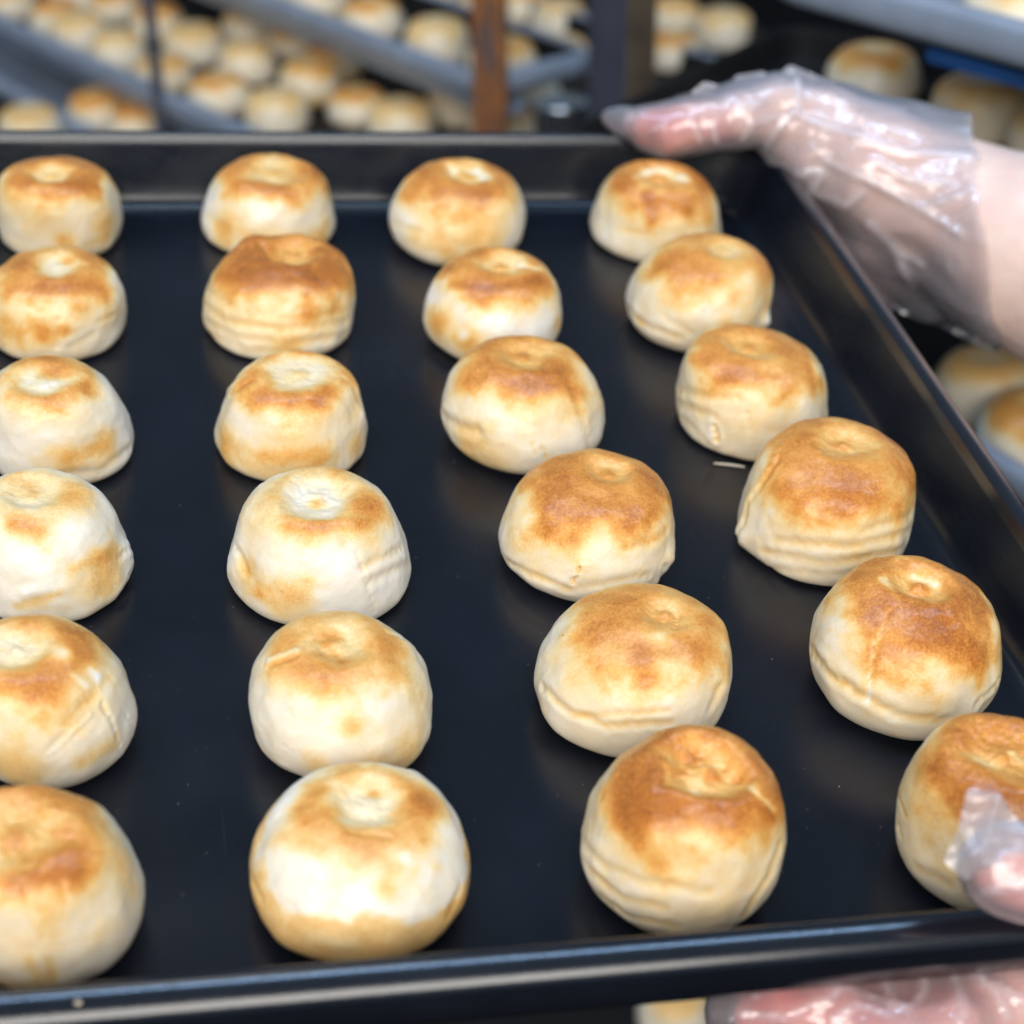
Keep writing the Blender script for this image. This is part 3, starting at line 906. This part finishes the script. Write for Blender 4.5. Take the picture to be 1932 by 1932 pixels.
# shelf ledges that carry the trays
for M_, L_ in ((MA, 'ledge'), (MB, 'ledge')):
    v, f = box((-.3, .03, -.008), (.31, .012, .005))
    o = mesh_obj('ledge', v, f, ALU, rack, smooth=False)
    o.matrix_parent_inverse = rack.matrix_world.inverted()
    o.matrix_world = M_

# right rack: square upright, upper steel tray, black tray below
rack2 = empty('bakery_rack', Matrix.Translation((at(1180, 120, 1.25)[0], at(1180, 120, 1.25)[1], 0)))
tag(rack2, 'blurred dark square-tube rack upright left of the upper glove', 'rack')
o2 = np.array([rack2.matrix_world[0][3], rack2.matrix_world[1][3], 0])
cs = [at(1110, 120, 1.275) - o2, at(1181, 120, 1.25) - o2, at(1237, 120, 1.285) - o2]
cs.append(cs[0] + cs[2] - cs[1])
V = [(p[0], p[1], z) for z in (0, 1.75) for p in cs]
fs = [(0, 1, 5, 4), (1, 2, 6, 5), (2, 3, 7, 6), (3, 0, 4, 7), (0, 3, 2, 1), (4, 5, 6, 7)]
o = mesh_obj('post', V, fs, POST, rack2, smooth=False)
o.data.materials.append(BROWN)
o.data.polygons[1].material_index = 1

PD = at(1932, 50, .85)
zD = PD[2]
QD = atz(1738, 0, zD)
MD = frame_from((PD[0], PD[1], zD - .022), PD - QD)
eD = (PD - QD) / np.linalg.norm(PD - QD)
lenD = .0
for k in range(400):
    if proj_w((PD - eD * k * .001)[None])[0, 0] < 1455:
        lenD = k * .001
        break
rectD = (-lenD, .35, .012, .40)
t = make_tray(MD, rectD, .022, .005, .007, .019, .02, ALU, ALU, 6, 6)
tag(t, 'grey metal tray at the top right corner above the gloved hand', 'baking tray')
fill(MD, rectD, 'top right metal tray', 'buns on the top right tray', (1800, 1940, -30, 40))
v, f = box((.15 - lenD / 2, .012, -.005), ((lenD + .10) / 2, .005, .0035))
o = mesh_obj('blue_strip', v, f, BLUE, rack2, smooth=False)
o.matrix_parent_inverse = rack2.matrix_world.inverted()
o.matrix_world = MD

zE = at(1645, 205, 1.10)[2]
E0, E1 = atz(1240, 168, zE + .022), atz(1480, 52, zE + .022)
ey = (E1 - E0)
le = np.linalg.norm(ey)
ME = frame_from((E0[0], E0[1], zE), np.cross(ey / le, (0, 0, 1)))
rectE = (.006, .62, -.10, le)
rack_tray(ME, rectE, BLACKTRAY, BLACKTRAY, 'black tray behind the upper gloved hand')
for q, lab in (((1645, 188), 'blurred bun just above the raised glove knuckle'), ((1842, 252), 'blurred bun above the gloved wrist at the right edge'),
               ((1985, 310), 'blurred bun cut by the right edge above the wrist')):
    far_bun(atz(*q, zE + .001), lab, 'buns on the black rack tray')

zF = at(1850, 772, .98)[2]
F0, F1 = atz(1890, 872, zF + .022), atz(1945, 905, zF + .022)
MF = frame_from((F0[0], F0[1], zF), F1 - F0)
rectF = (-.25, .3, .012, .30)
rack_tray(MF, rectF, BLACKTRAY, ALU, 'dark tray on a low shelf right of the tray edge')
for q, lab in (((1850, 772), 'dim blurred bun below the glove cuff at the right edge'), ((1950, 872), 'dim blurred bun cut by the right edge, lower one')):
    far_bun(atz(*q, zF + .001), lab, 'buns on the low right shelf', 1.08)
zG = at(1270, 1935, 1.25)[2]
G0 = atz(1000, 1960, zG)
MG = frame_from((G0[0], G0[1], zG), (1, .1, 0))
rack_tray(MG, (-.2, .5, -.12, .15), BLACKTRAY, ALU, 'dark tray glimpsed below the near rim')
far_bun(atz(1272, 1928, zG + .001), 'pale bun glimpsed under the near rim left of the fingers', 'buns on the shelf below', .95).data = FAR[0]

# shelf seen between the two uprights and left of the black tray
zH = at(1060, 130, 1.72)[2]
H0 = atz(1000, 252, zH)
MH = frame_from((H0[0], H0[1], zH), (1, .15, 0))
rack_tray(MH, (-.03, .24, .012, .45), BLACKTRAY, BLACKTRAY, 'black tray seen between the two uprights')
for q, lab in (((1058, 138), 'pale bun between the two uprights, above the canister'), ((1055, 62), 'pale bun between the two uprights, upper one'), ((985, 40), 'brown bun just right of the rusty upright'),
               ((1268, 130), 'brown bun right of the square upright, lower one'), ((1362, 82), 'bun left of the top right tray corner'), ((1268, 60), 'bun right of the square upright, upper one')):
    far_bun(atz(*q, zH + .001), 'blurred ' + lab, 'buns seen between the uprights')

# steel canister between the two uprights
cpt = at(1058, 190, 1.32)
n = 40
V, fs = [], []
pr = [(0, 0), (.018, 0), (.0185, .002), (.0185, .05), (.0192, .053), (.0185, .055), (.0165, .0552), (.0155, .0535), (0, .0533)]
for r_, z_ in pr:
    V += [(r_ * math.cos(2 * math.pi * i / n), r_ * math.sin(2 * math.pi * i / n), z_) for i in range(n)]
for k in range(len(pr) - 1):
    fs += [(k * n + i, k * n + (i + 1) % n, (k + 1) * n + (i + 1) % n, (k + 1) * n + i) for i in range(n)]
can = mesh_obj('canister', V, fs, STEEL)
can.location = (cpt[0], cpt[1], cpt[2] - .055)
tag(can, 'small blurred bright steel canister between the two uprights', 'canister')

# ------------------------------------------------------------------ hands
def surface_nets(Fd, org, h):
    nx, ny, nz = Fd.shape
    ins = Fd < 0
    cs = np.zeros((nx - 1, ny - 1, nz - 1), int)
    for a in (0, 1):
        for b in (0, 1):
            for c in (0, 1):
                cs += ins[a:nx - 1 + a, b:ny - 1 + b, c:nz - 1 + c]
    act = (cs > 0) & (cs < 8)
    idx = -np.ones(act.shape, int)
    cells = np.argwhere(act)
    idx[act] = np.arange(len(cells))
    acc = np.zeros((len(cells), 3))
    cnt = np.zeros(len(cells))
    for ax in range(3):
        o1, o2 = [k for k in range(3) if k != ax]
        for a in (0, 1):
            for b in (0, 1):
                c0 = cells.copy()
                c0[:, o1] += a
                c0[:, o2] += b
                c1 = c0.copy()
                c1[:, ax] += 1
                f0, f1 = Fd[tuple(c0.T)], Fd[tuple(c1.T)]
                m = (f0 < 0) != (f1 < 0)
                t = np.where(m, f0 / np.where(m, f0 - f1, 1), 0)
                p = c0.astype(float)
                p[:, ax] += t
                acc += p * m[:, None]
                cnt += m
    verts = acc / cnt[:, None] * h + org
    faces = []
    for ax in range(3):
        o1, o2 = [(1, 2), (2, 0), (0, 1)][ax]
        sl0 = [slice(None)] * 3
        sl1 = [slice(None)] * 3
        sl0[ax], sl1[ax] = slice(0, -1), slice(1, None)
        e = np.argwhere(ins[tuple(sl0)] != ins[tuple(sl1)])
        ok = (e[:, o1] > 0) & (e[:, o2] > 0) & (e[:, o1] < Fd.shape[o1] - 1) & (e[:, o2] < Fd.shape[o2] - 1)
        e = e[ok]
        q = []
        for a, b in ((-1, -1), (0, -1), (0, 0), (-1, 0)):
            c = e.copy()
            c[:, o1] += a
            c[:, o2] += b
            q.append(idx[tuple(c.T)])
        q = np.stack(q, 1)
        flip = ins[tuple(sl0)][tuple(e.T)]
        q[~flip] = q[~flip][:, ::-1]
        faces.append(q)
    faces = np.vstack(faces)
    return verts, faces[(faces >= 0).all(1)]


def caps(chain):
    """chain of (px, py, depth, radius px) -> capsule list in metres"""
    pts = [(at(a, b, d), r * d / F) for a, b, d, r in chain]
    return [(pts[i][0], pts[i][1], pts[i + 1][0], pts[i + 1][1]) for i in range(len(pts) - 1)]


def field(groups, h, k, pad=.008, grow=0.0, kk=None):
    """smooth union of capsules; groups = list of capsule lists"""
    allc = [c for g in groups for c in g]
    lo = np.min([np.minimum(a - ra, b - rb) for a, ra, b, rb in allc], 0) - pad - grow
    hi = np.max([np.maximum(a + ra, b + rb) for a, ra, b, rb in allc], 0) + pad + grow
    n = np.ceil((hi - lo) / h).astype(int) + 1
    g = np.stack(np.meshgrid(*[lo[i] + h * np.arange(n[i]) for i in range(3)], indexing='ij'), -1).astype(np.float32)
    tot = np.zeros(g.shape[:3], np.float32)
    for a, ra, b, rb in allc:
        a, b = a.astype(np.float32), b.astype(np.float32)
        ab = b - a
        t = np.clip(((g - a) @ ab) / max(float(ab @ ab), 1e-12), 0, 1)
        d = np.linalg.norm(g - a - t[..., None] * ab, axis=-1) - (ra + (rb - ra) * t) - grow
        tot += np.exp(np.clip(-d / k, -60, 60))
    return -k * np.log(tot + 1e-30), lo, h


def vert_normals(v, f):
    n = np.zeros_like(v)
    fn = np.cross(v[f[:, 2]] - v[f[:, 0]], v[f[:, 3]] - v[f[:, 1]])
    for k in range(4):
        np.add.at(n, f[:, k], fn)
    return n / (np.linalg.norm(n, axis=1)[:, None] + 1e-15)


def relax(v, f, it=2, lam=.5):
    for _ in range(it):
        s = np.zeros_like(v)
        c = np.zeros(len(v))
        for k in range(4):
            np.add.at(s, f[:, k], v[f[:, (k + 1) % 4]])
            np.add.at(s, f[:, k], v[f[:, (k + 3) % 4]])
            np.add.at(c, f[:, k], 2)
        v = v + lam * (s / c[:, None] - v)
    return v


def make_skin():
    m, nt, N, L, P = new_mat('skin')
    tc = N.new('ShaderNodeTexCoord').outputs['Object']
    a = N.new('ShaderNodeAttribute')
    a.attribute_name = 'blush'
    nz = n_noise(N, L, tc, 90, 4, .6).outputs[0]
    f = n_math(N, L, 'ADD', a.outputs['Fac'], n_math(N, L, 'MULTIPLY', n_math(N, L, 'SUBTRACT', nz, .5), .5), clamp=True)
    L.new(n_ramp(N, L, f, [(0, (.86, .64, .55)), (.18, (.84, .56, .48)), (.45, (.80, .38, .32)), (1, (.72, .19, .16))]), P.inputs['Base Color'])
    P.inputs['Roughness'].default_value = .45
    P.inputs['Subsurface Weight'].default_value = .25
    P.inputs['Subsurface Radius'].default_value = (1, .35, .2)
    P.inputs['Subsurface Scale'].default_value = .006
    fine = n_noise(N, L, tc, 700, 3, .6).outputs[0]
    L.new(n_bump(N, L, fine, .25, .0004), P.inputs['Normal'])
    return m


def make_film():
    """thin clear polythene: mostly see-through, milky where it is seen edge on, sharp highlights on creases"""
    m = bpy.data.materials.new('clear_polythene')
    m.use_nodes = True
    nt = m.node_tree
    N, L = nt.nodes, nt.links
    N.remove(N['Principled BSDF'])
    out = N['Material Output']
    tc = N.new('ShaderNodeTexCoord').outputs['Object']
    wv = n_noise(N, L, tc, 55, 3, .5, 1.2)
    vo = N.new('ShaderNodeTexVoronoi')
    vo.feature = 'DISTANCE_TO_EDGE'
    vo.inputs['Scale'].default_value = 30
    mixv = N.new('ShaderNodeVectorMath')
    mixv.operation = 'MULTIPLY_ADD'
    L.new(wv.outputs['Color'], mixv.inputs[0])
    mixv.inputs[1].default_value = (.03, .03, .03)
    L.new(tc, mixv.inputs[2])
    L.new(mixv.outputs[0], vo.inputs['Vector'])
    crease = n_math(N, L, 'SUBTRACT', 1.0, n_math(N, L, 'MINIMUM', n_math(N, L, 'MULTIPLY', vo.outputs['Distance'], 5.0), 1.0))
    soft = n_noise(N, L, tc, 60, 3, .5, 1.5).outputs[0]
    h = n_math(N, L, 'MULTIPLY_ADD', crease, .2, soft)
    nrm = n_bump(N, L, h, .35, .0025)
    gl = N.new('ShaderNodeBsdfGlossy')
    gl.inputs['Roughness'].default_value = .13
    L.new(nrm, gl.inputs['Normal'])
    df = N.new('ShaderNodeBsdfDiffuse')
    df.inputs['Color'].default_value = (.93, .90, .97, 1)
    L.new(nrm, df.inputs['Normal'])
    tl = N.new('ShaderNodeBsdfTranslucent')
    tl.inputs['Color'].default_value = (.93, .90, .97, 1)
    milky = N.new('ShaderNodeMixShader')
    milky.inputs[0].default_value = .4
    L.new(df.outputs[0], milky.inputs[1])
    L.new(tl.outputs[0], milky.inputs[2])
    tr = N.new('ShaderNodeBsdfTransparent')
    tr.inputs[0].default_value = (.985, .98, .99, 1)
    lw = N.new('ShaderNodeLayerWeight')
    lw.inputs['Blend'].default_value = .35
    fac = n_math(N, L, 'MULTIPLY_ADD', lw.outputs['Facing'], .34, .19)
    fac = n_math(N, L, 'MULTIPLY_ADD', crease, .06, fac, clamp=True)
    wa = N.new('ShaderNodeAttribute')      # white of folded film, with highlight streaks on creases painted in too
    wa.attribute_name = 'whitening'
    fac = n_math(N, L, 'MULTIPLY_ADD', wa.outputs['Fac'], .62, fac, clamp=True)
    m1 = N.new('ShaderNodeMixShader')
    L.new(fac, m1.inputs[0])
    L.new(tr.outputs[0], m1.inputs[1])
    L.new(milky.outputs[0], m1.inputs[2])
    fr = N.new('ShaderNodeFresnel')
    fr.inputs['IOR'].default_value = 1.5
    L.new(nrm, fr.inputs['Normal'])
    m2 = N.new('ShaderNodeMixShader')
    L.new(n_math(N, L, 'MULTIPLY_ADD', fr.outputs[0], 1.5, .03, clamp=True), m2.inputs[0])
    L.new(m1.outputs[0], m2.inputs[1])
    L.new(gl.outputs[0], m2.inputs[2])
    L.new(m2.outputs[0], out.inputs['Surface'])
    return m


SKIN, FILM = make_skin(), make_film()
NAIL = make_simple('fingernail', (.80, .55, .50), .25, 0, .05)


def build_hand(label, skin_chains, film_chains, blush, cut, origin_px, nail, seed, creases=(), sheets=(), base_blush=.05):
    org = at(*origin_px)
    root = empty('gloved_hand', Matrix.Translation(org))
    tag(root, label, 'hand')
    groups = [caps(c) for c in skin_chains]
    Fd, lo, h = field(groups, .0017, .0017)
    v, f = surface_nets(Fd, lo, h)
    v = relax(v, f, 3)
    bl = np.zeros(len(v))
    for px, py, d, r, s in blush:
        bl = np.maximum(bl, s * np.exp(-(np.linalg.norm(v - at(px, py, d), axis=1) / (r * d / F)) ** 2))
    bl = np.clip(base_blush + bl, 0, 1)
    n = vert_normals(v, f)
    v = v + n * (.0005 * fbm(v * 90 + seed, 3))[:, None]
    mesh_obj('hand', v - org, f, SKIN, root, attrs={'blush': bl})
    # nail plate
    c, ax, up, sz = nail
    c = at(*c)
    a_ = at(*ax) - c
    a_ /= np.linalg.norm(a_)
    u_ = at(*up) - c
    u_ -= a_ * (u_ @ a_)
    u_ /= np.linalg.norm(u_)
    s_ = np.cross(a_, u_)
    V, fs = [], []
    for i in range(9):
        for j in range(9):
            p, q = (i / 8 - .5) * 2, (j / 8 - .5) * 2
            rx = math.sqrt(max(0, 1 - .55 * p * p)) * q
            V.append(c - org + a_ * p * sz * 1.25 + s_ * rx * sz + u_ * (sz * .25 - .45 * sz * rx * rx - .1 * sz * p * p))
    for i in range(8):
        for j in range(8):
            fs.append((i * 9 + j, i * 9 + j + 1, (i + 1) * 9 + j + 1, (i + 1) * 9 + j))
    nl = mesh_obj('nail', V, fs, NAIL, root)
    sm = nl.modifiers.new('thick', 'SOLIDIFY')
    sm.thickness = .0005
    # glove: skin grown outward, with loose peaks and empty tips, creased, cut open at the cuff
    groups = [[(a, ra + .0016, b, rb + .0016) for a, ra, b, rb in g] for g in groups] + [caps(c) for c in film_chains]
    Fd, lo, h = field(groups, .0013, .0014, pad=.01)
    v, f = surface_nets(Fd, lo, h)
    v = relax(v, f, 4)
    n = vert_normals(v, f)
    w1 = np.abs(fbm(v * np.array([24, 34, 40]) + seed, 2))
    v = v + n * (.0024 * (.45 - w1) + .0004)[:, None]
    # sharp creases pulled up in the film
    uv = proj_w(v)
    front = (n * (W_LOC - v)).sum(1) > 0
    white = np.zeros(len(v))
    for pts, hgt, wid in creases:
        d2 = np.full(len(v), 1e9)
        for (ax_, ay_), (bx_, by_) in zip(pts[:-1], pts[1:]):
            ab = np.array([bx_ - ax_, by_ - ay_], float)
            t = np.clip(((uv[:, 0] - ax_) * ab[0] + (uv[:, 1] - ay_) * ab[1]) / (ab @ ab), 0, 1)
            d2 = np.minimum(d2, np.hypot(uv[:, 0] - ax_ - t * ab[0], uv[:, 1] - ay_ - t * ab[1]))
        v = v + n * (.5 * hgt * 1e-3 * np.exp(-(d2 / wid) ** 2) * front)[:, None]
        white = np.maximum(white, front * np.exp(-(d2 / (.75 * wid)) ** 2) * (.55 + .45 * noise(np.stack([uv[:, 0] / 22, uv[:, 1] / 22, 0 * d2 + seed], -1))))  # white streaks along the creases also paint their highlights
    if cut is not None:
        p0, p1, p2 = [at(*c) for c in cut]
        pn = np.cross(p1 - p0, p2 - p0)
        pn /= np.linalg.norm(pn)
        if pn @ (at(2100, 500, .7) - p0) < 0:
            pn = -pn
        s = (v - p0) @ pn + .0035 * noise(v * 60 + 3)
        keep = (s[f] < 0).all(1)
        f = f[keep]
        used = np.unique(f)
        mp = -np.ones(len(v), int)
        mp[used] = np.arange(len(used))
        v, f = v[used], mp[f]
        white = white[used]
    faces = f.tolist()
    v = list(v)
    white = list(white)
    # loose flat film: empty finger tips, standing folds, hanging cuff
    for poly, dep, folds in sheets:
        P = []
        for (ax_, ay_), (bx_, by_) in zip(poly, poly[1:] + poly[:1]):
            P += [(ax_ + (bx_ - ax_) * t / 8, ay_ + (by_ - ay_) * t / 8) for t in range(8)]
        P = np.array(P, float)
        P = (np.roll(P, 1, 0) + P * 2 + np.roll(P, -1, 0)) / 4
        cc = P.mean(0)
        k0, npt, nr = len(v), len(P), 10
        for r in range(1, nr + 1):
            Q = cc + (P - cc) * r / nr
            dd_ = np.full(npt, float(dep)) + .0022 * noise(np.stack([Q[:, 0] / 45, Q[:, 1] / 45, 0 * Q[:, 0] + seed], -1))
            for (ax_, ay_), (bx_, by_) in folds:
                ab = np.array([bx_ - ax_, by_ - ay_], float)
                t = np.clip(((Q[:, 0] - ax_) * ab[0] + (Q[:, 1] - ay_) * ab[1]) / (ab @ ab), 0, 1)
                ds = np.hypot(Q[:, 0] - ax_ - t * ab[0], Q[:, 1] - ay_ - t * ab[1])
                dd_ -= .0035 * np.exp(-ds / 14)
            v += [at(q[0], q[1], d_) for q, d_ in zip(Q, dd_)]
            white += list(.22 + 60 * np.clip(dep - dd_, 0, .006))
        v.append(at(cc[0], cc[1], dep))
        white.append(.22)
        kc = len(v) - 1
        for r in range(nr - 1):
            for i in range(npt):
                j = (i + 1) % npt
                faces.append((k0 + r * npt + i, k0 + r * npt + j, k0 + (r + 1) * npt + j, k0 + (r + 1) * npt + i))
        faces += [(kc, k0 + (i + 1) % npt, k0 + i) for i in range(npt)]
    mesh_obj('glove', np.array(v) - org, faces, FILM, root, attrs={'whitening': np.clip(white, 0, 1)})
    return root


# far hand: thumb over the back rim, fingers under the tray, forearm off to the right
build_hand('hand in clear plastic glove gripping the far right corner, thumb over the back rim',
    [[(1196, 238, .737, 22), (1225, 243, .733, 32), (1265, 246, .730, 39), (1300, 240, .728, 38), (1335, 234, .728, 37), (1400, 221, .731, 44), (1468, 212, .737, 56), (1560, 258, .74, 84),
      (1650, 322, .737, 116), (1790, 402, .735, 140), (1950, 478, .72, 178), (2050, 530, .71, 190)],
     [(1560, 258, .74, 84), (1580, 360, .755, 70), (1650, 440, .745, 72), (1730, 480, .745, 72), (1790, 440, .74, 110)],
     [(1580, 360, .765, 70), (1510, 400, .80, 60), (1380, 395, .835, 42), (1240, 385, .845, 36), (1150, 380, .845, 30)],
     [(1610, 420, .765, 66), (1520, 460, .795, 55), (1390, 470, .815, 42), (1240, 465, .82, 37), (1130, 460, .82, 30)],
     [(1640, 470, .765, 60), (1540, 530, .78, 52), (1410, 545, .79, 40), (1280, 545, .795, 36), (1170, 540, .795, 29)],
     [(1680, 500, .765, 56), (1580, 590, .765, 48), (1460, 610, .77, 36), (1340, 615, .775, 31), (1260, 612, .775, 25)]],
    [[(1200, 236, .736, 26), (1172, 228, .737, 22), (1150, 222, .738, 14)],
     [(1262, 238, .732, 36), (1290, 215, .734, 26), (1400, 200, .736, 40), (1480, 195, .739, 50)],
     [(1480, 195, .739, 50), (1600, 235, .742, 60), (1720, 280, .742, 80), (1860, 330, .738, 100)],
     [(1530, 300, .735, 70), (1440, 262, .737, 22)],
     [(1660, 470, .748, 70), (1760, 540, .748, 60), (1860, 590, .746, 50)]],
    [(1250, 258, .728, 75, .95), (1205, 235, .735, 35, .55), (1345, 255, .728, 60, .6), (1500, 300, .74, 60, .35), (1640, 430, .74, 60, .3), (1680, 520, .745, 60, .5)],
    ((1838, 270, .66), (1885, 660, .66), (1838, 280, .80)), (1560, 258, .74),
    ((1206, 220, .731), (1150, 212, .735), (1204, 190, .726), .0042), 3.0,
    creases=[([(1501, 215), (1560, 240), (1619, 256)], 2.2, 8), ([(1445, 276), (1470, 240), (1501, 218)], 2.0, 7), ([(1435, 228), (1501, 212)], 1.6, 6),
             ([(1557, 302), (1640, 340), (1731, 389), (1813, 440)], 2.4, 8), ([(1619, 256), (1711, 287), (1834, 292)], 1.8, 8), ([(1740, 396), (1834, 358)], 1.8, 7),
             ([(1506, 328), (1557, 325), (1530, 358)], 1.8, 7), ([(1526, 358), (1593, 389), (1629, 363)], 1.8, 7), ([(1301, 220), (1322, 266)], 1.6, 6),
             ([(1230, 246), (1250, 236)], 1.2, 5), ([(1378, 184), (1394, 200), (1434, 194)], 1.5, 6), ([(1504, 140), (1506, 215)], 2.0, 7), ([(1345, 240), (1352, 268)], 1.2, 6),
             ([(1650, 300), (1720, 340), (1790, 345)], 1.4, 9), ([(1400, 262), (1420, 232)], 1.6, 6), ([(1640, 420), (1690, 470), (1720, 540)], 2.0, 9), ([(1690, 470), (1740, 500)], 1.6, 7)],
    sheets=[([(1225, 222), (1300, 178), (1330, 152), (1362, 180), (1372, 172), (1388, 142), (1440, 134), (1458, 152), (1490, 121), (1560, 150), (1610, 172), (1600, 240), (1480, 230), (1380, 215), (1300, 225)], .7375,
             [((1330, 152), (1320, 215)), ((1440, 134), (1430, 200)), ((1490, 121), (1500, 210)), ((1388, 142), (1396, 200))]),
            ([(1590, 163), (1700, 200), (1835, 248), (1842, 300), (1760, 300), (1640, 240)], .745, [((1600, 175), (1835, 270))]),
            ([(1640, 470), (1650, 540), (1700, 592), (1770, 612), (1830, 645), (1868, 666), (1884, 640), (1912, 600), (1860, 540), (1760, 480)], .752,
             [((1690, 560), (1860, 600)), ((1800, 560), (1868, 655)), ((1790, 590), (1840, 570))])])

# near hand: thumb over the front rim, fingers under it
build_hand('hand in clear plastic glove at the lower right, fingers under the near rim',
    [[(1892, 1632, .398, 64), (1935, 1640, .399, 74), (2000, 1655, .402, 78), (2110, 1690, .408, 80), (2230, 1770, .418, 98), (2300, 1840, .43, 120)],
     [(1422, 1914, .424, 42), (1480, 1906, .424, 60), (1560, 1904, .426, 66), (1650, 1902, .428, 68), (1770, 1898, .43, 76), (1900, 1893, .432, 82), (2060, 1890, .436, 100), (2230, 1890, .44, 120)],
     [(1600, 1988, .420, 56), (1640, 1984, .420, 66), (1720, 1985, .423, 70), (1850, 1990, .426, 76), (2020, 1990, .43, 90), (2230, 1930, .44, 120)],
     [(1660, 2080, .420, 54), (1760, 2080, .422, 66), (1900, 2085, .426, 72), (2050, 2070, .43, 88), (2230, 1960, .44, 120)],
     [(1760, 2160, .420, 48), (1850, 2160, .422, 58), (1960, 2160, .426, 64), (2100, 2110, .43, 80), (2230, 1990, .44, 110)]],
    [[(1420, 1914, .424, 46), (1385, 1912, .424, 36), (1362, 1910, .424, 22)],
     [(1590, 1915, .42, 60), (1700, 1960, .418, 60), (1800, 1930, .42, 60)],
     [(1650, 1890, .428, 66), (1640, 1850, .428, 22)], [(1800, 1880, .43, 70), (1790, 1838, .43, 20), (1900, 1828, .432, 20)]],
    [(1850, 1690, .398, 80, .6), (1915, 1700, .398, 90, .6), (1450, 1880, .42, 90, .85), (1420, 1910, .42, 70, .7), (1560, 1870, .425, 110, .7), (1740, 1850, .43, 100, .6), (1620, 1960, .42, 90, .6)],
    None, (2000, 1800, .42),
    ((1905, 1600, .405), (1850, 1585, .405), (1912, 1540, .413), .0055), 8.0,
    creases=[([(1474, 1859), (1558, 1855), (1630, 1878), (1711, 1907)], 1.6, 9), ([(1480, 1920), (1530, 1895), (1578, 1878)], 1.4, 8), ([(1571, 1924), (1613, 1894), (1678, 1917)], 1.6, 9),
             ([(1665, 1833), (1678, 1878), (1711, 1907)], 1.5, 9), ([(1743, 1826), (1743, 1872), (1717, 1904)], 1.6, 10), ([(1801, 1839), (1821, 1904), (1808, 1930)], 1.6, 9),
             ([(1837, 1833), (1883, 1878), (1899, 1917)], 1.4, 9), ([(1880, 1858), (1932, 1890)], 1.5, 9), ([(1856, 1680), (1932, 1675)], 1.3, 8), ([(1858, 1626), (1892, 1626)], 1.0, 7), ([(1900, 1612), (1932, 1600)], 1.2, 7),
             ([(1424, 1876), (1460, 1866)], 1.0, 7), ([(1400, 1912), (1470, 1918)], 1.0, 8)],
    sheets=[([(1825, 1488), (1887, 1496), (1905, 1530), (1935, 1560), (1965, 1592), (1925, 1612), (1856, 1640), (1822, 1662), (1780, 1626), (1809, 1559)], .392,
             [((1887, 1500), (1848, 1613)), ((1876, 1556), (1935, 1572)), ((1809, 1559), (1835, 1610))])], base_blush=.30)

# ------------------------------------------------------------------ crumbs on the tray
def tray_pt(px, py, z=0.0):
    d = T_AX[0] * (px - CTR) / F - T_AX[1] * (py - CTR) / F + T_AX[2]
    return T_LOC + d * ((z - T_LOC[2]) / d[2])


a, b = tray_pt(1346, 877), tray_pt(1405, 884)
dr = (b - a) / np.linalg.norm(b - a)
sd = np.array([-dr[1], dr[0], 0])
L0 = np.linalg.norm(b - a)
V, fs = [], []
for i in range(9):
    t = i / 8
    wv_ = .0006 * math.sin(math.pi * (.12 + .76 * t))
    c = dr * L0 * (t - .5) + sd * .0004 * math.sin(3 * t)
    for s_, z_ in ((-1, 0.0001), (-.6, .0006), (.6, .0006), (1, .0001)):
        V.append(c + sd * wv_ * s_ + np.array([0, 0, z_]))
for i in range(8):
    for j in range(4):
        fs.append((i * 4 + j, i * 4 + (j + 1) % 4, i * 4 + 4 + (j + 1) % 4, i * 4 + 4 + j))
fs += [(0, 1, 2, 3), (32, 35, 34, 33)]
sl = mesh_obj('crumb', V, fs, CRUMB)
m = (a + b) / 2
sl.matrix_world = MT @ Matrix.Translation((m[0], m[1], .0002))
tag(sl, 'thin pale dough sliver lying between right-column buns', 'crumb')


def crumb_geo(p, s, V, fs):
    k = len(V)
    q = [(1, 0, .2), (.3, .9, 0), (-.8, .5, .1), (-.7, -.6, 0), (.4, -.9, .15), (0, 0, .9)]
    ang = rng.uniform(0, 6.28)
    for x_, y_, z_ in q:
        V.append((p[0] + s * (x_ * math.cos(ang) - y_ * math.sin(ang)), p[1] + s * (x_ * math.sin(ang) + y_ * math.cos(ang)), p[2] + s * z_))
    for i in range(5):
        fs.append((k + i, k + (i + 1) % 5, k + 5))
    fs.append((k + 4, k + 3, k + 2, k + 1, k))


V, fs = [], []
for i in range(420):
    p = (rng.uniform(-.42, -.008), -abs(rng.normal(.30, .09)) if i % 3 else rng.uniform(-.38, -.01), .0001)
    if -.385 < p[1] < -.008:
        crumb_geo(p, rng.choice([.00008, .00011, .00015, .00022], p=[.55, .33, .10, .02]), V, fs)
fd = mesh_obj('flour_specks', V, fs, CRUMB, smooth=False)
fd.matrix_world = MT
fd['kind'] = 'stuff'
tag(fd, 'tiny flour specks and crumbs scattered over the black tray floor', 'crumbs')
for px, py, s_, lab in ((148, 1892, .0008, 'small pale crumb on the near rim at the lower left'), (1193, 1839, .0009, 'small pale crumb on the near rim left of the fingers')):
    P = tray_pt(px, py, TRAY_H + .0018 if px < 500 else TRAY_H - .003)
    V, fs = [], []
    crumb_geo((0, 0, 0), s_, V, fs)
    o = mesh_obj('crumb', V, fs, CRUMB, smooth=False)
    o.matrix_world = MT @ Matrix.Translation(P)
    tag(o, lab, 'crumb')
